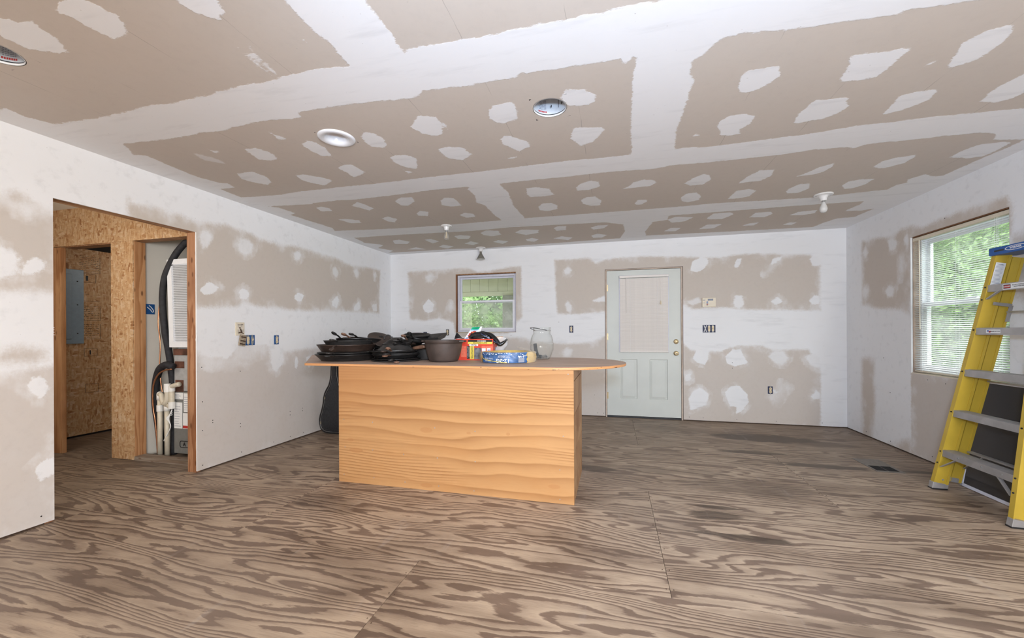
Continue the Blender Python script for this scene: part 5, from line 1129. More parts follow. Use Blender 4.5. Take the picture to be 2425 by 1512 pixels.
# ------------------------------------------------------------------ ceiling lights
def canlight(label, x, y, r, bulb=True):
    t = thing('recessed_light', label, 'ceiling light', (x, y, HC))
    bm = BM(); lathe(bm, [(r + .004, .006), (r + .004, .15), (r * .9, .165), (0, .165)], (x, y, HC), 44); part('housing_can', bm, M_STEEL, t, 40)
    bm = BM(); lathe(bm, [(r - .002, .0), (r + .0025, .0), (r + .0025, .009), (r - .002, .009)], (x, y, HC), 44); part('cut_edge', bm, M_WHITE, t)
    if bulb:
        bm = BM(); sphere(bm, (x + .008, y - .01, HC + .105), .034); cyl(bm, (x + .008, y - .01, HC + .12), (x + .008, y - .01, HC + .164), .017, .014); part('bulb', bm, M_FROST, t, True)
        bm = BM(); lathe(bm, [(.040, 0), (.046, .004), (.046, .05), (.02, .055)], (x + .008, y - .01, HC + .11), 24); part('socket_collar', bm, M_REFL, t, 40)
        R = r + .0025
        def on(a, z, h=.0): return Vector((x + (R - h) * math.cos(a), y + (R - h) * math.sin(a), HC + z))
        bm = BM()
        def patch(a0, a1, z0, z1): quad(bm, [on(a0, z0, .0015), on(a1, z0, .0015), on(a1, z1, .0015), on(a0, z1, .0015)])
        for k in range(44):
            a = 2 * PI * k / 44; patch(a, a + 2 * PI / 44, .012, .0155)
        patch(1.15, 1.19, .045, .10); patch(1.60, 1.65, .055, .070); patch(.9, .95, .055, .07); patch(.80, .83, .06, .08); patch(1.68, 1.71, .05, .065)
        part('can_slots', bm, M_INK, t)
        bm = BM()
        for i in range(11):
            for k in range(6):
                a = 1.95 + .09 * k; patch(a, a + .05 + .03 * rnd.random(), .040 + .008 * i, .044 + .008 * i)
        stuff(part('label_print', bm, M_GREYPR, t))
        bm = BM()
        for k in range(7): a = 1.92 + .085 * k; patch(a, a + .06, .024, .033)
        part('red_warning_print', bm, M_REDINK, t)
    return t
canlight('open recessed light can with bare bulb and printed label inside', -.334, 2.187, .092)
canlight('open recessed light can cut off at the left edge of the picture', -2.64, 1.125, .092)
t = thing('recessed_light', 'recessed light finished with a smooth white trim ring', 'ceiling light', (-1.705, 2.175, HC))
bm = BM(); lathe(bm, [(.113, 0), (.112, -.006), (.098, -.0105), (.076, -.008), (.066, .004), (.058, .030), (.054, .06)], (-1.705, 2.175, HC), 52); part('trim_ring', bm, M_TRIMW, t, True)
bm = BM(); lathe(bm, [(.0545, .058), (.02, .055), (0, .055)], (-1.705, 2.175, HC), 40); part('lens', bm, M_FROST, t, True)
bm = BM(); lathe(bm, [(.081, .01), (.081, .14), (0, .14)], (-1.705, 2.175, HC), 32); part('housing_can', bm, M_STEEL, t, 40)
def holder(label, x, y, r, kind):
    t = thing('lampholder', label, 'ceiling light', (x, y, HC))
    bm = BM(); lathe(bm, [(r, 0), (r * 1.0, -.006), (r * .93, -.011), (r * .62, -.012), (r * .50, -.016), (.028, -.034), (.024, -.055), (.022, -.058), (.012, -.058), (0, -.05)], (x, y, HC), 40); part('porcelain_base', bm, M_PORC, t, 40)
    bm = BM()
    for s in (-1, 1): cyl(bm, (x + s * r * .78, y, HC - .0115), (x + s * r * .78, y, HC - .014), .005, seg=10)
    part('mounting_screws', bm, M_GALV, t)
    if kind == 'flood':
        bm = BM(); lathe(bm, [(.014, -.056), (.018, -.085), (.022, -.095), (.034, -.115), (.056, -.155), (.060, -.162), (.059, -.170)], (x, y, HC), 36); part('reflector_bulb', bm, M_REFL, t, 40)
        bm = BM(); lathe(bm, [(.0585, -.170), (.040, -.176), (0, -.178)], (x, y, HC), 32); part('bulb_face', bm, M_FROST, t, True)
    else:
        s = 1.0 if kind == 'frost' else 1.06
        bm = BM(); lathe(bm, [(.0135, -.056), (.014, -.075)], (x, y, HC), 20); part('screw_cap', bm, M_GALV, t, True)
        bm = BM(); lathe(bm, [(.014 * s, -.073), (.016 * s, -.085), (.024 * s, -.105), (.030 * s, -.125), (.0305 * s, -.137), (.027 * s, -.152), (.018 * s, -.163), (0, -.167)], (x, y, HC), 28); part('bulb', bm, M_FROST if kind == 'frost' else M_BULBG, t, True)
        if kind == 'clear':
            bm = BM(); cyl(bm, (x, y, HC - .073), (x, y, HC - .115), .0075, .005, seg=12)
            for a in range(4): tube(bm, [(x + .006 * math.cos(a * PI / 2), y + .006 * math.sin(a * PI / 2), HC - .105), (x + .011 * math.cos(a * PI / 2), y + .011 * math.sin(a * PI / 2), HC - .145)], .003, 6)
            part('filament_stem', bm, M_IVORY, t)
holder('porcelain lampholder with a clear bulb on the ceiling left of centre', -1.881, 4.296, .064, 'clear')
holder('porcelain lampholder with grey reflector flood bulb above the back window', -1.884, 5.55, .070, 'flood')
holder('porcelain lampholder with a frosted bulb on the ceiling near the right wall', 1.877, 4.22, .075, 'frost')

# ------------------------------------------------------------------ kitchen island
TZ = .945
isl = thing('kitchen_island', 'bare pine plywood island with a long rounded top standing in the room', 'kitchen island', (-1.2, 3.09, 0))
bm = BM(); box(bm, (-2.137, 2.736, 0), (-.262, 2.754, .925), .001); part('front_panel', bm, M_ISL, isl)
bm = BM(); box(bm, (-2.137, 3.422, 0), (-.262, 3.44, .925)); part('back_panel', bm, M_SIDE, isl)
bm = BM(); box(bm, (-2.137, 2.7545, 0), (-2.119, 3.4215, .925)); part('side_panel', bm, M_SIDE, isl)
for a, b in ((0, .144), (.149, .340), (.346, .606), (.613, .846), (.852, .925)): bm = BM(); box(bm, (-.280, 2.7545, a), (-.2625, 3.4215, b), .0012); part('side_board', bm, M_SIDE, isl)
bm = BM(); box(bm, (-.296, 2.755, 0), (-.281, 3.421, .925)); part('side_lining', bm, M_STUD, isl)
front = [(-2.445, 2.728), (-1.6, 2.7275), (-.46, 2.7275)] + [(-.46 + .562 * math.sin(t), 3.263 - .5355 * math.cos(t)) for t in [PI * k / 30 for k in range(1, 30)]] + [(-.46, 3.7985), (-2.2, 3.7985), (-3.27, 3.7985), (-3.29, 3.77)] + [(-2.468, 2.748), (-2.46, 2.733)]
bm = BM(); prism(bm, front, lambda u, v, h: Vector((u, v, h)), .9255, TZ, .0022)
top = part('tabletop', bm, M_TOP, isl); top.data.materials.append(M_EDGE)
for p in top.data.polygons:
    if abs(p.normal.z) < .75: p.material_index = 1
bm = BM()
for x, z in ((-2.09, .50), (-1.83, .49), (-1.30, .475), (-.98, .467), (-.335, .47), (-2.08, .28), (-1.83, .272), (-1.56, .258), (-1.28, .25), (-.98, .245), (-.36, .235), (-2.09, .06), (-1.82, .055), (-1.55, .045), (-1.27, .04), (-.99, .03), (-.36, .03), (-.3, .9)):
    cyl(bm, (x, 2.7365, z), (x, 2.7352, z), .0042, seg=10)
stuff(part('nail_heads', bm, M_GALV, isl))

# ------------------------------------------------------------------ cast iron on the island
def skillet(name, label, c, rr, rb, h, mat, hend=None, tilt=(0, 0), flip=False, hw=.030, hmat=None, group='cast iron pans on the island'):
    t = thing(name, label, 'pan', c, 0, group)
    M = Matrix.Rotation(tilt[0], 3, 'X') @ Matrix.Rotation(tilt[1], 3, 'Y')
    if flip: M = M @ Matrix.Rotation(PI, 3, 'X')
    base = Vector(c) if not flip else Vector(c) + Vector((0, 0, h))
    w = .0055
    prof = [(0, 0), (rb - .012, 0), (rb - .003, .003), (rb, .010), (rr - .003, h - .008), (rr + .001, h - .006), (rr + .0015, h - .001), (rr - .001, h), (rr - w, h - .001), (rb - w, .014), (rb - w - .01, .008), (0, .007)]
    bm = BM(); lathe(bm, prof, base, 48, M=M); bmesh.ops.recalc_face_normals(bm, faces=bm.faces); part('pan_body', bm, mat, t, 50)
    if hend:
        e = Vector(hend); d = Vector((e.x - c[0], e.y - c[1], 0)).normalized()
        s = base + M @ (M.inverted() @ (d * rr) * 1.0); s = Vector((c[0] + d.x * (rr - .004), c[1] + d.y * (rr - .004), (base + M @ Vector((0, 0, h))).z - .008 + (M @ Vector((d.x * rr, d.y * rr, 0))).z))
        ax = (e - s); L = ax.length; ax.normalize(); sd = ax.cross(Vector((0, 0, 1))).normalized(); up = sd.cross(ax)
        bm = BM(); m = 5; prof2 = []
        for k in range(m + 1):
            q = s + ax * (L * k / m * .72) + up * (.006 * math.sin(PI * k / m)); prof2.append((q, hw * (.62 if 0 < k < m else .85), .0062))
        rings = [[bm.verts.new(q + sd * (ww * .5 * math.cos(a)) + up * (hh * math.sin(a))) for a in [2 * PI * i / 10 for i in range(10)]] for q, ww, hh in prof2]
        for A, B in zip(rings, rings[1:]):
            for i in range(10): bm.faces.new([A[i], A[(i + 1) % 10], B[(i + 1) % 10], B[i]])
        bm.faces.new(rings[0][::-1]); bm.faces.new(rings[-1])
        cc = s + ax * (L * .84); R = max(.012, min(hw * .62, L * .22))
        tube(bm, [cc + ax * (R * 1.15 * math.cos(a)) + sd * (R * .82 * math.sin(a)) for a in [2 * PI * i / 18 for i in range(18)]], .0068, 8, closed=True)
        bmesh.ops.recalc_face_normals(bm, faces=bm.faces); part('handle', bm, hmat or mat, t, True)
    return t
S = skillet
S('skillet', 'widest black skillet at the bottom of the left stack', (-2.35, 3.13, TZ), .268, .222, .060, M_IRON, (-2.262, 2.745, 1.002), hmat=M_IRON3)
S('skillet', 'shallow pan nested in the widest skillet of the left stack', (-2.352, 3.13, .972), .250, .208, .048, M_IRON, (-2.272, 2.78, 1.024), hmat=M_IRON3)
S('skillet', 'brown stained skillet in the middle of the left stack', (-2.35, 3.13, 1.026), .254, .222, .063, M_IRON2, (-2.258, 2.80, 1.052), hmat=M_IRON2)
S('skillet', 'skillet inside the brown stained one with its ring handle lowest', (-2.33, 3.13, 1.064), .215, .185, .062, M_IRON3, (-2.285, 2.835, 1.134))
S('skillet', 'small skillet topping the left stack with its handle leaning left', (-2.30, 3.17, 1.080), .165, .14, .050, M_IRON, (-2.345, 2.93, 1.196), tilt=(-.12, 0))
S('skillet', 'small skillet topping the left stack with a coppery upright handle', (-2.27, 3.20, 1.094), .15, .13, .042, M_IRON2, (-2.262, 2.95, 1.186), tilt=(-.10, .05), hmat=M_COPPERY)
S('skillet', 'small skillet topping the left stack with its handle leaning right', (-2.23, 3.22, 1.104), .14, .12, .040, M_IRON, (-2.195, 2.96, 1.186), tilt=(-.10, .05))
S('griddle', 'flat round griddle at the very bottom of the middle stack', (-1.849, 3.13, TZ), .212, .206, .013, M_IRON3, (-1.655, 2.80, .958), hmat=M_COPPERY)
S('skillet', 'thin pan second from the bottom of the middle stack', (-1.852, 3.13, .9585), .206, .196, .014, M_IRON, (-1.705, 2.79, .975), hmat=M_IRON3)
S('skillet', 'straight sided black skillet in the lower middle stack', (-1.855, 3.13, .973), .203, .180, .036, M_IRON, (-1.748, 2.77, 1.007), hmat=M_COPPERY)
S('skillet', 'skillet nested in the straight sided black one', (-1.858, 3.13, .982), .195, .170, .036, M_IRON3, (-1.752, 2.79, 1.022))
S('skillet', 'thin wide pan above the nested pair in the middle stack', (-1.880, 3.13, 1.019), .205, .190, .016, M_IRON, (-1.775, 2.79, 1.042), hmat=M_IRON2)
S('skillet', 'upturned skillet with orange brown handle in the middle stack', (-1.856, 3.13, 1.036), .162, .118, .050, M_IRON3, (-1.772, 2.86, 1.068), flip=True, hmat=M_COPPERY)
S('skillet', 'small upturned skillet on top of the larger upturned one', (-1.873, 3.13, 1.0865), .100, .066, .036, M_IRON, (-1.745, 2.93, 1.106), flip=True, hw=.034)
S('skillet', 'tiny upturned skillet crowning the middle stack', (-1.855, 3.15, 1.123), .070, .048, .026, M_IRON3, (-1.742, 2.94, 1.126), flip=True, hw=.034)
S('skillet', 'tiny skillet leaning at the right of the middle stack top', (-1.742, 3.13, 1.088), .058, .045, .030, M_IRON, (-1.722, 2.95, 1.143), tilt=(.25, -.1))
S('skillet', 'small skillet with upright ring handle behind the middle stack', (-1.735, 3.26, 1.095), .075, .060, .032, M_IRON, (-1.700, 3.08, 1.192), tilt=(-.3, 0))
S('skillet', 'small skillet with coppery ring handle behind the middle stack', (-1.80, 3.27, 1.080), .080, .062, .032, M_IRON2, (-1.738, 3.04, 1.172), tilt=(-.2, 0), hmat=M_COPPERY)
S('skillet', 'low pan between the left and middle stacks toward the back', (-2.07, 3.36, TZ), .145, .12, .050, M_IRON, (-2.03, 3.12, .962))
S('skillet', 'second pan of the back pile between the stacks', (-2.10, 3.42, .997), .150, .13, .045, M_IRON, (-2.0, 3.16, 1.03), hmat=M_IRON3)
S('skillet', 'silvery rimmed pan of the back pile under the tilted lid', (-2.13, 3.45, 1.044), .155, .135, .040, M_IRON3)
S('skillet', 'rust brown pan near the top of the back pile', (-2.25, 3.50, 1.086), .115, .10, .042, M_IRON2)
S('skillet', 'dark pan topping the back pile behind the left stack', (-2.26, 3.52, 1.130), .120, .11, .022, M_IRON, (-2.14, 3.34, 1.156))
lid = thing('pan_lid', 'brown round iron lid tilted on edge with a loop handle', 'pan lid', (-2.13, 3.34, 1.135))
Ml = Matrix.Rotation(.50, 3, 'Y') @ Matrix.Rotation(.20, 3, 'X')
bm = BM(); lathe(bm, [(0, .012), (.06, .010), (.120, .002), (.138, -.002), (.139, -.010), (.134, -.012), (.12, -.006), (0, .004)], (-2.12, 3.34, 1.128), 44, M=Ml); bmesh.ops.recalc_face_normals(bm, faces=bm.faces); part('lid_disc', bm, M_IRON4, lid, 50)
bm = BM(); tube(bm, [Vector((-2.062, 3.335, 1.134)) + Vector((.034 * math.cos(a) * .9, .012 * math.cos(a), .036 * math.sin(a))) for a in [PI * (k / 12) for k in range(-1, 14)]], .0062, 8); part('loop_handle', bm, M_IRON3, lid, True)
bm = BM()                                                        # square grill pan propped up on the pile
gpn = thing('grill_pan', 'square black ribbed grill pan propped up behind the brown pot', 'pan', (-1.715, 3.42, 1.13))
Mg = Matrix.Rotation(-.07, 3, 'Y') @ Matrix.Rotation(.16, 3, 'X') @ Matrix.Rotation(.10, 3, 'Z')
def gpt(x, y, z): return Vector((-1.715, 3.42, 1.142)) + Mg @ Vector((x, y, z))
loops = [(.150, .125, -.030), (.176, .148, .012), (.171, .143, .012), (.146, .120, -.024)]
R4 = [[bm.verts.new(gpt(sx * a, sy * b, z)) for sx, sy in ((-1, -1), (1, -1), (1, 1), (-1, 1))] for a, b, z in loops]
for A, B in zip(R4, R4[1:]):
    for i in range(4): bm.faces.new([A[i], A[(i + 1) % 4], B[(i + 1) % 4], B[i]])
bm.faces.new(R4[0][::-1]); bm.faces.new(R4[-1]); bmesh.ops.recalc_face_normals(bm, faces=bm.faces); part('tray', bm, M_IRON3, gpn)
bm = BM()
for i in range(10): obox(bm, gpt(-.12 + .026 * i, 0, -.022), (.006, .22, .005), Mg)
part('ribs', bm, M_IRON, gpn)
S('skillet', 'round black pan standing behind the square grill pan', (-1.87, 3.55, 1.128), .135, .115, .045, M_IRON, tilt=(.12, .06))
S('deep_pot', 'deep black pot under the square grill pan', (-1.76, 3.52, TZ), .150, .125, .130, M_IRON)
S('skillet', 'deep chicken fryer with scuffed side left of the brown pot', (-1.655, 3.33, TZ), .105, .095, .100, M_IRON3)
bm = BM(); tube(bm, spline([(-1.71, 3.17, 1.055), (-1.67, 3.14, 1.058), (-1.60, 3.12, 1.068), (-1.565, 3.11, 1.07)], 5), [.010, .011, .013, .014, .015, .015, .016, .016, .017, .017, .017, .016, .015, .015, .014, .012], 10)
tag(link('loose_handle', bm, M_COPPERY, None, True), 'brown wooden pan handle poking out left of the brown pot', 'handle')
pot = thing('dutch_oven', 'plain brown cast iron pot without lid at the front of the island', 'pot', (-1.40, 3.13, TZ))
bm = BM(); lathe(bm, [(0, 0), (.100, 0), (.118, .006), (.128, .022), (.148, .090), (.157, .152), (.1605, .154), (.167, .176), (.167, .182), (.160, .182), (.150, .15), (.138, .08), (.118, .02), (.10, .010), (0, .010)], (-1.40, 3.13, TZ), 56); bmesh.ops.recalc_face_normals(bm, faces=bm.faces); part('pot_body', bm, M_IRON4, pot, 45)
bm = BM()
for s in (1, -1): prism(bm, [(-1.40 + s * .158, 3.085), (-1.40 + s * .195, 3.10), (-1.40 + s * .200, 3.13), (-1.40 + s * .195, 3.16), (-1.40 + s * .158, 3.175)], lambda u, v, h: Vector((u, v, h)), TZ + .166, TZ + .180, .003)
part('side_lugs', bm, M_IRON4, pot, 50)

# ------------------------------------------------------------------ red box of contractor bags with what is stuffed in its top
bx0, bx1, by0, by1, bz1 = -1.338, -1.012, 3.30, 3.485, 1.118
rb = thing('bag_box', 'red and orange cardboard box of contractor bags behind the cable coil', 'box', (-1.175, 3.39, TZ))
bm = BM(); box(bm, (bx0, by0, TZ), (bx1, by0 + .004, 1.078)); box(bm, (bx0, by1 - .004, TZ), (bx1, by1, bz1)); box(bm, (bx0, by0 + .004, TZ), (bx0 + .004, by1 - .004, 1.10)); box(bm, (bx0 + .004, by0 + .004, TZ), (bx1 - .004, by1 - .004, TZ + .004)); part('carton', bm, M_REDBOX, rb)
bm = BM(); box(bm, (bx1 - .004, by0 + .004, TZ), (bx1, by1 - .004, 1.085)); part('end_panel', bm, plain('dull_red_card', (.52, .10, .075), .5), rb)
bm = BM(); prism(bm, [(0, 0), (.020, .055), (.0235, .055), (.0035, 0)], lambda u, v, h: Vector((h, by0 + u, 1.078 + v)), bx0 - .03, bx1 - .004); part('top_flap', bm, M_REDBOX, rb)
def bu(px): return bx0 + (px - 1085) * (bx1 - bx0) / 83
def bzz(py): return TZ + (853.5 - py) * .00372
def face(name, x0, x1, y0, y1, mat, h=.0006, slope=False):
    bm = BM(); box(bm, (bu(x0), by0 - h, bzz(y1)), (bu(x1), by0 - h + .0006, bzz(y0))); return part(name, bm, mat, rb)
def flapface(name, x0, x1, v0, v1, mat, h=.0008):
    k = .020 / .055; bm = BM(); quad(bm, [(bu(x0), by0 + v0 * k - h, 1.078 + v0), (bu(x1), by0 + v0 * k - h, 1.078 + v0), (bu(x1), by0 + v1 * k - h, 1.078 + v1), (bu(x0), by0 + v1 * k - h, 1.078 + v1)]); return part(name, bm, mat, rb)
flapface('black_band', 1108, 1165, .0295, .0455, M_INK); flapface('yellow_band', 1108, 1166, .010, .0295, M_YELLOWP)
def ftext(s, px, py, size, mat, rot=0, name='lettering', off=.0016, bold=.0, sx=1.0):
    c, sn = math.cos(rot), math.sin(rot); return part(name, text_bm(s, lambda x, y, h: Vector((bu(px) + (x * sx * c - y * sn), by0 - off, bzz(py) + (x * sx * sn + y * c))), size, bold), mat, rb)
def fltext(s, px, v, size, mat): k = .020 / .055; return part('lettering', text_bm(s, lambda x, y, h: Vector((bu(px) - x, by0 + (v - y) * k - .0016, 1.078 + v - y)), size, .0006), mat, rb)
fltext('MADE IN U.S.A.', 1140, .037, .012, M_WHITE); fltext('BAGS TO CONTRACTORS', 1137, .020, .011, M_INK)
face('white_logo_strip', 1112, 1133, 815.5, 819.5, M_WHITE); ftext('He..tar.s', 1122.5, 817.5, .015, M_INK, PI, bold=.0006)
face('diamond_plate_print', 1092, 1106, 820, 846, M_REDBOX2); face('black_strip', 1106.2, 1113, 820, 850, M_INK)
ftext('HEAVY DUTY CLEAN UP', 1108.3, 834, .0098, M_WHITE, -PI / 2, sx=.95); ftext('DRAWSTRING BAGS', 1111.3, 834, .0098, M_WHITE, -PI / 2, sx=.95)
face('yellow_strip', 1113.2, 1123.4, 820, 851, M_YELLOWP); ftext('CONTRACTOR', 1118.3, 835, .019, M_INK, -PI / 2, sx=.82, bold=.0004)
face('bag_picture', 1123.7, 1141, 824, 851, plain('grey_bag_print', (.16, .16, .165), .4, var=.5, scale=35)); face('orange_panel', 1141.2, 1167.5, 820, 850, M_REDBOX2); face('pale_picture', 1142, 1151, 825, 846, M_WHITE, .0012)
face('brand_patch', 1154, 1162, 824.5, 850, M_WHITE, .0012); ftext('Hefty', 1158, 837, .030, M_BLUEP, -PI / 2, off=.0020, bold=.0012)
bm = BM(); box(bm, (bx1 + .0001, 3.36, 1.02), (bx1 + .0008, 3.43, 1.06)); part('end_label', bm, M_GREYPR, rb); bm = BM(); box(bm, (bx1 + .0001, 3.33, .965), (bx1 + .0008, 3.40, .985)); part('end_sticker', bm, M_YELLOWP, rb)
def crumple(bm, c, r, seed, amp=.22, nu=40, nv=22, squash=1.0):
    from mathutils import noise
    def f(u, v):
        a = 2 * PI * u; b = PI * (v - .5); d = Vector((math.cos(a) * math.cos(b), math.sin(a) * math.cos(b), math.sin(b)))
        k = 1 + amp * noise.noise(d * 2.2 + Vector((seed, 0, 0))) + amp * .6 * abs(noise.noise(d * 5.1 + Vector((0, seed, 0)))) - amp * .45 * abs(noise.noise(d * 9.3 + Vector((0, 0, seed))))
        return Vector(c) + Vector((d.x * r[0], d.y * r[1], d.z * r[2])) * k
    grid_bm(bm, f, nu, nv); bmesh.ops.remove_doubles(bm, verts=bm.verts, dist=.0004); return bm
bg = thing('black_plastic_bag', 'crumpled shiny black plastic bag stuffed in the top of the red box', 'plastic bag', (-1.15, 3.40, 1.13))
bm = BM(); crumple(bm, (-1.165, 3.395, 1.150), (.115, .062, .048), 3.0); part('bunched_top', bm, M_BAG, bg, 35)
bm = BM(); grid_bm(bm, lambda u, v: Vector((-1.385 + .34 * u, 3.325 + .06 * v + .012 * math.sin(9 * u), 1.128 + .020 * v + .012 * math.sin(13 * u + 2 * v) * (1 - u) + .035 * max(0, .14 - u) / .14 * v)), 28, 8); part('loose_edge', bm, M_BAG, bg, True)
bm = BM(); P = spline([(-1.10, 3.37, 1.180), (-1.05, 3.36, 1.165), (-1.0, 3.345, 1.125), (-.965, 3.34, 1.085), (-.925, 3.35, 1.105), (-.90, 3.36, 1.13)], 6)
tube(bm, P, [.008 + .013 * math.sin(PI * min(1, .12 + i / (len(P) - 1))) ** .7 for i in range(len(P))], 10); part('twisted_tail', bm, M_BAG, bg, 40)
bm = BM(); grid_bm(bm, lambda u, v: Vector((-1.135 + .145 * u + .012 * v, 3.318 - .004 * math.sin(6 * u), 1.186 - .082 * u - .010 * v)), 14, 2); part('blue_edge_strip', bm, M_BLUEP, bg)
bm = BM(); grid_bm(bm, lambda u, v: Vector((-1.131 + .145 * u + .008 * v, 3.3165 - .004 * math.sin(6 * u), 1.1805 - .082 * u - .0055 * v)), 14, 1); part('white_edge_strip', bm, M_WHITE, bg)
sb = thing('printed_bag', 'white plastic bag with orange sunburst and green corner sticking out of the red box', 'plastic bag', (-1.25, 3.40, 1.12))
O = Vector((-1.30, 3.345, 1.128)); UX = Vector((.125, .01, .005)); UY = Vector((.055, .055, .112))
def sp(u, v, h=0): return O + UX * u + UY * v + Vector((0, -h, h * .4)) + Vector((0, .006 * math.sin(7 * u), 0))
bm = BM(); grid_bm(bm, lambda u, v: sp(u * (1 - .25 * v) + .05 * v, v), 12, 8); bm2 = part('sheet', bm, M_WHITE, sb, True)
bm = BM(); grid_bm(bm, lambda u, v: sp((.06 + u * .62), .78 + .20 * v, .002), 6, 2); part('green_corner', bm, M_GREENP, sb)
bm = BM(); grid_bm(bm, lambda u, v: sp((.06 + u * .62), .70 + .08 * v, .002), 6, 1); part('blue_band', bm, M_SKYP, sb)
def star(n, r0, r1): return [(.42 + (r1 if k % 2 else r0) * math.cos(PI * k / n), .36 + (r1 if k % 2 else r0) * math.sin(PI * k / n)) for k in range(2 * n)]
bm = BM(); bm.faces.new([bm.verts.new(sp(u, v, .003)) for u, v in star(11, .34, .25)]); part('sunburst', bm, M_REDINK, sb)
bm = BM(); bm.faces.new([bm.verts.new(sp(u, v, .0045)) for u, v in star(9, .21, .15)]); part('sun_centre', bm, M_ORANGEP, sb)
bm = BM(); bm.faces.new([bm.verts.new(sp(.16 + .10 * math.cos(a), .06 + .07 * math.sin(a), .003)) for a in [PI * k / 10 for k in range(11)]]); part('blue_emblem', bm, M_BLUEP, sb)
bm = BM(); obox(bm, (-1.0, 3.43, 1.115), (.085, .005, .075), Matrix.Rotation(.1, 3, 'Z')); tag(link('cardboard_piece', bm, M_CARD), 'tan cardboard piece sticking up at the right end of the red box', 'cardboard')
bm = BM(); grid_bm(bm, lambda u, v: Vector((-.995 + .085 * math.sin(PI * u) * (.35 + .75 * v) + .01 * math.sin(11 * v), 3.41 + .12 * (u - .5), .955 + .185 * v + .008 * math.sin(9 * u))), 14, 14)
tag(link('clear_plastic_bag', bm, M_CLEARBAG, None, True), 'limp clear plastic bag hanging at the right of the red box', 'plastic bag')

# ------------------------------------------------------------------ coil of cable
cc = Vector((-.846, 3.195, TZ))
cb = thing('cable_coil', 'coil of yellow electrical cable in a blue printed wrapper on the island front', 'cable', cc)
n = 11
for i in range(n):                                               # outer turns can be told apart at the uncovered ends
    z = .006 + .0075 * i; R = .212 + .013 * math.sin(PI * (i + .5) / n) ** .8
    bm = BM(); tube(bm, [cc + Vector((R * math.cos(a) * 1.02, R * math.sin(a) * .98, z)) for a in [2 * PI * k / 56 for k in range(56)]], .0052, 6, closed=True); part('cable_turn', bm, M_WIRE, cb, True)
bm = BM(); lathe(bm, [(.150, .002), (.212, .002), (.216, .03), (.216, .055), (.208, .086), (.15, .088), (.14, .045), (.150, .002)], cc, 56); part('cable_bulk', bm, M_WIRE, cb, True)
def onc(a, z, h=0.0):                                            # a: angle left/right of the front; z above table
    R = .2315 + h - .20 * max(0, abs(z - .045) - .028) ; return cc + Vector((R * math.sin(a) * 1.02, -R * math.cos(a) * .98, z))
A0, A1 = -.86, .92
bm = BM(); grid_bm(bm, lambda u, v: onc(A0 + (A1 - A0) * u + .03 * math.sin(14 * v), .004 + .083 * v, .0012 * math.sin(30 * u + 9 * v)), 40, 8); part('wrapper_label', bm, M_WRAPL, cb, True)
def ctext(s, a, z, size, mat=M_WHITE, flipv=True, bold=.0): 
    k = -1 if flipv else 1
    return part('lettering', text_bm(s, lambda x, y, h: onc(a + k * x / .2315, z + k * y, .004), size, bold), mat, cb)
ctext('12-2G', .06, .025, .042, bold=.0012); ctext('WITH GROUND', .10, .052, .0135); ctext('NON-METALLIC', .10, .062, .0125)
ctext('TYPE NM-B', -.46, .040, .017); ctext('INDOOR', -.50, .022, .015); ctext('600V', .82, .062, .016)
bm = BM()
for i in range(26):
    a = A0 + .06 + 1.66 * rnd.random(); z = .068 + .014 * rnd.random(); w = .02 + .05 * rnd.random(); grid_bm(bm, lambda u, v: onc(a + w * u, z + .004 * v, .0035), 2, 1)
for i in range(14):
    a = .56 + .2 * rnd.random(); z = .04 + .02 * rnd.random(); w = .02 + .03 * rnd.random(); grid_bm(bm, lambda u, v: onc(a + w * u, z + .004 * v, .0035), 2, 1)
stuff(part('small_print', bm, M_WHITE, cb))
bm = BM(); grid_bm(bm, lambda u, v: onc(.58 + .22 * u, .010 + .034 * v, .004), 4, 1); part('bar_code_patch', bm, M_GREYPR, cb)
bm = BM(); grid_bm(bm, lambda u, v: onc(-.80 + 1.0 * u, .040 - .034 * u ** .6 + .0045 * v, .0042), 24, 1); part('yellow_swoosh', bm, M_YELLOWP, cb, True)
bm = BM()
grid_bm(bm, lambda u, v: onc(A0 - .02 - .6 * u, .002 + .086 * v, .004 + .004 * math.sin(9 * u + 7 * v)), 12, 8); part('clear_wrap', bm, M_WRAP, cb, True)
bm = BM(); grid_bm(bm, lambda u, v: onc(A1 + .02 + .55 * u, .002 + .088 * v, .004 + .004 * math.sin(8 * u + 5 * v)), 12, 8); part('clear_wrap', bm, M_WRAP, cb, True)
bm = BM()
grid_bm(bm, lambda u, v: cc + Vector((.235 - .15 * u, -.06 + .10 * v, .078 + .045 * u + .006 * math.sin(9 * v))), 8, 6); part('wrap_tail', bm, M_WRAP, cb, True)

# ------------------------------------------------------------------ glass jar
jc = Vector((-.624, 3.545, TZ))
jar = thing('glass_jar', 'large ribbed clear glass jar with wire bail on the island', 'jar', jc)
prof = [(0, .004), (.058, .003), (.068, .006), (.082, .03), (.095, .070), (.1005, .082), (.1035, .088), (.104, .112), (.104, .132), (.109, .137), (.109, .143), (.104, .148), (.098, .185), (.090, .212), (.077, .232), (.076, .250), (.0795, .254), (.0795, .262), (.076, .266), (.0775, .284), (.079, .288), (.076, .290)]
bm = BM(); lathe(bm, prof, jc, 56)
for v in bm.verts:
    d = v.co - jc; r = math.hypot(d.x, d.y)
    if .02 < d.z < .085 or .15 < d.z < .21: a = math.atan2(d.y, d.x); k = 1 + .012 * math.cos(28 * a); v.co.x = jc.x + d.x * k; v.co.y = jc.y + d.y * k
part('glass_body', bm, M_JAR, jar, True)
bm = BM(); lathe(bm, [(.055, .004), (.066, .0065), (.062, .011), (0, .008)], jc, 40); part('glass_base', bm, M_JAR, jar, True)
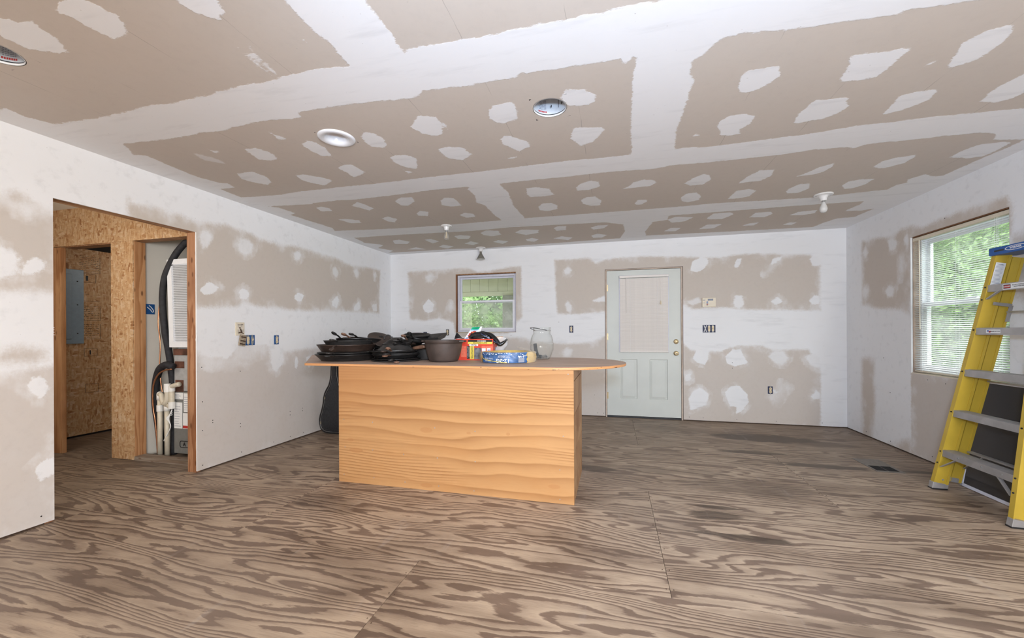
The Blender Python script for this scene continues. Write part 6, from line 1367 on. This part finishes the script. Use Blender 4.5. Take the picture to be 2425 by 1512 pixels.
bm = BM(); tube(bm, spline([jc + Vector((.055, -.062, .262)), jc + Vector((.0, -.086, .274)), jc + Vector((-.07, -.06, .284)), jc + Vector((-.105, -.01, .284)), jc + Vector((-.095, .03, .272)), jc + Vector((-.07, .04, .262))], 7), .0028, 8); part('wire_bail', bm, M_BLACK, jar, True)
bm = BM(); tube(bm, [jc + Vector((.0805 * math.cos(a), .0805 * math.sin(a), .259)) for a in [2 * PI * k / 36 for k in range(36)]], .0018, 6, closed=True); part('neck_wire', bm, M_GALV, jar, True)
bm = BM(); P = spline([jc + Vector((-.058, -.03, .142)), jc + Vector((-.052, -.035, .10)), jc + Vector((-.042, -.035, .06)), jc + Vector((-.028, -.03, .03)), jc + Vector((-.0, -.02, .022))], 6)
for a, b in zip(P, P[1:]): bar(bm, a, b, .030, .006, (0, 1, .2))
tag(link('dark_strap', bm, plain('grey_strap', (.06, .065, .07), .5, var=.3), None), 'bent dark grey strap standing inside the glass jar', 'strap')
bm = BM(); rg_ = random.Random(5)
for i in range(46):
    a = rg_.random() * 2 * PI; r = .05 * rg_.random() ** .5; p0 = jc + Vector((r * math.cos(a), r * math.sin(a), .014 + .022 * rg_.random())); d = Vector((rg_.random() - .5, rg_.random() - .5, .35 * (rg_.random() - .3))).normalized() * .018
    cyl(bm, p0 - d, p0 + d, .0022, seg=5)
stuff(tag(link('loose_screws', bm, M_GALV), 'loose screws and nails lying in the bottom of the glass jar', 'screws'))

# ------------------------------------------------------------------ guitar case behind the island
gx, gy = -3.178, 4.05
gc = thing('guitar_case', 'black hard guitar case standing against the left wall behind the island', 'guitar case', (gx, gy, 0))
half = [(.06, .003), (.124, .008), (.168, .026), (.198, .058), (.212, .110), (.213, .165), (.203, .215), (.186, .26), (.172, .31), (.160, .37), (.155, .42), (.143, .47), (.116, .52), (.086, .565), (.068, .615), (.054, .69), (.048, .80), (.050, .95), (.052, 1.02), (.045, 1.05)]
outl = [(gx + w, z) for w, z in half] + [(gx - w, z) for w, z in reversed(half)]
bm = BM(); prism(bm, outl, lambda u, v, h: Vector((u, h, v)), gy - .045, gy + .062, .008); part('shell', bm, M_CASE, gc, 50)
def inset(k):                                                    # outline pulled in by a constant distance
    d = (1 - k) * .30; n = len(outl); r = []
    for i in range(n):
        p, q = outl[i - 1], outl[(i + 1) % n]; tx, tz = q[0] - p[0], q[1] - p[1]; L = math.hypot(tx, tz) or 1
        r.append((outl[i][0] - tz / L * d, outl[i][1] + tx / L * d))
    return r
bm = BM(); prism(bm, inset(.90), lambda u, v, h: Vector((u, h, v)), gy - .062, gy - .046, .005); part('lid', bm, M_CASE, gc, 50)
bm = BM(); tube(bm, [Vector((u, gy - .058, z)) for u, z in inset(.935)], .0028, 6, closed=True); tube(bm, [Vector((u, gy - .060, z)) for u, z in inset(.865)], .0022, 6, closed=True); part('silver_piping', bm, M_PIPING, gc, True)
bm = BM(); tube(bm, [Vector((u, gy - .046, z)) for u, z in outl], .0085, 8, closed=True); part('edge_binding', bm, M_CASEE, gc, True)
bm = BM()
for z, w in ((.42, .155), (.12, .212)): box(bm, (gx - w - .006, gy - .05, z - .018), (gx - w + .02, gy - .012, z + .018), .003)
part('latches', bm, M_BRASS, gc)

# ------------------------------------------------------------------ insect screen leaning under the window, behind the ladder
fs = thing('window_screen', 'dark insect screen in a pale frame leaning on the wall behind the ladder', 'window screen', (2.63, 3.45, 0))
def sc_p(y, t, h=0): return Vector((2.585 + .128 * t + h * -.98, y, .003 + .812 * t + h * .15))
bm = BM()
for (y0, y1, t0, t1) in ((2.98, 3.79, 0, .026), (2.98, 3.79, .974, 1), (2.98, 3.003, 0, 1), (3.767, 3.79, 0, 1)):
    A = [sc_p(y, t, .0) for y, t in ((y0, t0), (y1, t0), (y1, t1), (y0, t1))]; B = [sc_p(y, t, .011) for y, t in ((y0, t0), (y1, t0), (y1, t1), (y0, t1))]
    va = [bm.verts.new(q) for q in A]; vb = [bm.verts.new(q) for q in B]; bm.faces.new(va); bm.faces.new(vb[::-1])
    for i in range(4): bm.faces.new([va[i], vb[i], vb[(i + 1) % 4], va[(i + 1) % 4]])
bmesh.ops.recalc_face_normals(bm, faces=bm.faces); part('frame', bm, M_VINYL2, fs)
bm = BM(); quad(bm, [sc_p(y, t, .005) for y, t in ((3.0, .024), (3.77, .024), (3.77, .976), (3.0, .976))]); part('mesh', bm, M_MESH, fs)

# ------------------------------------------------------------------ yellow stepladder, folded, leaning on the right wall
ld = thing('stepladder', 'folded yellow fibreglass stepladder with blue top leaning on the right wall', 'ladder', (2.40, 3.36, 0))
F0, T0 = Vector((2.315, 0, 0)), Vector((2.605, 0, 1.735)); LA = (T0 - F0).normalized(); LN = Vector((LA.z, 0, -LA.x))      # along the rails; LN points toward the wall
YL = lambda t: 3.655 + (3.520 - 3.655) * t                       # web of the far rail
YR = lambda t: 3.068 + (3.203 - 3.068) * t                       # web of the near rail
def lp(s, n, y): return F0 + LA * s + LN * n + Vector((0, y, 0))
LL = (T0 - F0).length
def rail(name, yf, sgn, n0, n1, s0, s1, mat, fl=.030, th=.006):
    bm = BM()
    def hexa(na, nb, ya, yb):
        V = []
        for s in (s0, s1):
            y = yf(s / LL); V += [bm.verts.new(lp(s, na, y + ya)), bm.verts.new(lp(s, nb, y + ya)), bm.verts.new(lp(s, nb, y + yb)), bm.verts.new(lp(s, na, y + yb))]
        fs_ = [bm.faces.new([V[i] for i in q]) for q in ((0, 1, 2, 3), (4, 5, 6, 7), (0, 1, 5, 4), (1, 2, 6, 5), (2, 3, 7, 6), (3, 0, 4, 7))]
        bmesh.ops.recalc_face_normals(bm, faces=fs_)
    hexa(n0, n1, 0, sgn * th); hexa(n0, n0 + th, sgn * th, sgn * fl); hexa(n1 - th, n1, sgn * th, sgn * fl)
    hexa(n0, n0 + .004, -sgn * .0035, 0); hexa(n1 - .016, n1, -sgn * .004, 0)
    return part(name, bm, mat, ld)
for yf, sg in ((YL, 1), (YR, -1)):
    rail('front_rail', yf, sg, 0, .088, .028, LL, M_YEL)
    rail('rear_rail', lambda t, yf=yf, sg=sg: yf(t) + sg * .004, sg, .096, .162, .085, LL - .02, M_YEL, .026)
    y = yf(0)
    bm = BM(); obox(bm, lp(.030, .044, y + sg * .012), (.094, .040, .052), Matrix((LN, Vector((0, 1, 0)), LA)).transposed(), .002); ft = part('foot_boot', bm, M_ALU, ld)
    bm = BM(); box(bm, (lp(0, -.004, 0).x, y + sg * .012 - .022, 0), (lp(0, .094, 0).x, y + sg * .012 + .022, .010), .002); part('rubber_pad', bm, M_BLACK, ft)
    bm = BM()
    for s, nn in ((.085, .05), (.042, .03), (.042, .07), (.92, .03), (.92, .125)): c0 = lp(s, nn, yf(s / LL)); cyl(bm, c0 + Vector((0, sg * .002, 0)), c0 - Vector((0, sg * .0035, 0)), .0075, .006, seg=12)
    part('web_rivets', bm, M_ALU, ld)
    bm = BM()
    for i in range(5):
        for s in (.305 * (i + 1) - .012, .305 * (i + 1) - .10 if i in (0, 4) else .305 * (i + 1) - .012): c0 = lp(s, -.001, yf(s / LL) + sg * .012); cyl(bm, c0 + LN * .002, c0 - LN * .003, .006, .005, seg=10)
    part('flange_rivets', bm, M_BLACK, ld)
    bm = BM(); obox(bm, lp(.100, .129, y + sg * .012), (.070, .034, .036), Matrix((LN, Vector((0, 1, 0)), LA)).transposed(), .002); part('rear_foot', bm, M_ALU, ld)
steps = []
for i in range(5):
    s = .305 * (i + 1); t = s / LL; ya, yb = YR(t) - .001, YL(t) + .001; c0 = lp(s, 0, 0); z = c0.z
    st = thing_part = bpy.data.objects.new('step', None); C.objects.link(st); st.parent = ld; st.location = Vector((c0.x, 3.36, z)) - ld.location
    bm = BM(); box(bm, (c0.x + .002, ya, z - .002), (c0.x + .084, yb, z + .002)); part('tread', bm, M_ALU, st)
    bm = BM(); box(bm, (c0.x, ya, z - .046), (c0.x + .004, yb, z + .0015)); box(bm, (c0.x + .080, ya, z - .03), (c0.x + .084, yb, z - .002)); part('lip', bm, M_ALU, st)
    bm = BM()
    for k in range(7): box(bm, (c0.x + .010 + .010 * k, ya, z + .002), (c0.x + .014 + .010 * k, yb, z + .0034))
    part('tread_ribs', bm, M_ALU, st)
    if i == 0:
        bm = BM()
        for y in (ya + .22, yb - .14, ya + .08): cyl(bm, (c0.x - .003, y, z - .02), (c0.x + .001, y, z - .02), .006, seg=12)
        part('lip_rivets', bm, M_GALV, st)
    steps.append((st, c0, ya, yb, z))
for i, ln_ in ((0, .13), (4, .10)):
    st, c0, ya, yb, z = steps[i]
    for y, sg in ((ya, 1), (yb, -1)): bm = BM(); bar(bm, Vector((c0.x + .012, y + sg * ln_, z - .03)), lp(.305 * (i + 1) - ln_ * .95, .012, y + sg * .004), .020, .005, (0, 0, 1)); part('brace', bm, M_ALU, ld)
for s in (.33, .86, 1.36):                                       # rear horizontals
    t = s / LL; bm = BM(); bar(bm, lp(s, .155, YR(t) + .004), lp(s, .155, YL(t) - .004), .030, .012, (0, 0, 1)); part('rear_crossbar', bm, M_ALU, ld)
for sg, yf in ((-1, YL), (1, YR)): bm = BM(); bar(bm, lp(.33, .15, yf(.2) + sg * .13), lp(.20, .15, yf(.12) + sg * .006), .018, .005); part('rear_brace', bm, M_ALU, ld)
for sg, yf in ((-1, YL), (1, YR)):
    bm = BM(); bar(bm, lp(1.405, .05, yf(.8) + sg * .012), lp(1.405, .155, yf(.8) + sg * .012), .022, .004, (0, 1, 0)); bar(bm, lp(1.405, .15, yf(.8) + sg * .014), lp(1.29, .150, yf(.74) + sg * .014), .022, .004, (0, 1, 0)); part('spreader', bm, M_ALU, ld)
tp = Matrix((Vector((1, 0, 0)), Vector((0, 1, 0)), Vector((0, 0, 1)))).transposed()
capc = lp(LL, .075, 3.3615)
cap = bpy.data.objects.new('top_cap', None); C.objects.link(cap); cap.parent = ld; cap.location = capc - ld.location
bm = BM(); box(bm, (2.588, 3.162, 1.712), (2.748, 3.561, 1.768), .008); part('cap_shell', bm, M_BLUE, cap)
bm = BM(); box(bm, (2.5872, 3.445, 1.734), (2.5905, 3.515, 1.746), .001); part('cap_slot', bm, M_BLACK, cap)
bm = BM(); bm.faces.new([bm.verts.new((2.5874, 3.362 - .075 * math.cos(a), 1.742 + .016 * math.sin(a))) for a in [2 * PI * k / 32 for k in range(32)]]); part('logo_oval', bm, M_WHITE, cap)
bm = BM(); bm.faces.new([bm.verts.new((2.5871, 3.362 - .068 * math.cos(a), 1.742 + .0125 * math.sin(a))) for a in [2 * PI * k / 32 for k in range(32)]]); part('logo_field', bm, M_BLUE, cap)
part('lettering', text_bm('WERNER', lambda x, y, h: Vector((2.5868, 3.362 - x, 1.742 + y)), .020, .0006), M_WHITE, cap)
# stickers
def rl(s, n, h): return lp(s, n, YL(s / LL) - h)
bm = BM(); quad(bm, [rl(1.485, .010, .005), rl(1.485, .066, .005), rl(1.69, .066, .005), rl(1.69, .010, .005)]); part('warning_label', bm, M_WHITE, ld)
bm = BM()
for i in range(22):
    s = 1.680 - .0088 * i; a = .013 + .004 * rnd.random(); quad(bm, [rl(s, a, .0056), rl(s, .040 + .022 * rnd.random(), .0056), rl(s - (.0062 if i in (0, 21) else .003), .06, .0056), rl(s - .003, a, .0056)])
stuff(part('label_print', bm, M_GREYPR, ld))
st, c0, ya, yb, z = steps[4]
def sticker(st, c0, y, z, w, hgt, mat, name, off=.0006): bm = BM(); box(bm, (c0.x - off, y - w / 2, z - hgt / 2), (c0.x + .0001, y + w / 2, z + hgt / 2)); return part(name, bm, mat, st)
def stext(st, s, c0, y, z, size, mat, off=.0016): return part('lettering', text_bm(s, lambda a, b, h: Vector((c0.x - off, y - a, z + b)), size, .0003), mat, st)
sticker(st, c0, yb - .20, z - .022, .17, .036, M_WHITE, 'danger_label'); sticker(st, c0, yb - .145, z - .022, .050, .026, M_INK, 'danger_panel', .0009); sticker(st, c0, yb - .145, z - .022, .044, .018, M_REDINK, 'danger_field', .0012)
stext(st, 'DANGER', c0, yb - .145, z - .022, .0115, M_WHITE); stext(st, 'DO NOT STAND AT OR', c0, yb - .228, z - .015, .0085, M_INK); stext(st, 'ABOVE THIS LEVEL', c0, yb - .228, z - .026, .0085, M_INK)
st, c0, ya, yb, z = steps[3]
sticker(st, c0, yb - .135, z - .022, .105, .026, M_WHITE, 'origin_label'); stext(st, 'MADE IN U.S.A.', c0, yb - .152, z - .022, .0105, M_INK)
sticker(st, c0, yb - .097, z - .019, .012, .010, M_BLUEP, 'flag_blue', .0010); sticker(st, c0, yb - .110, z - .024, .012, .012, M_REDINK, 'flag_red', .0010)
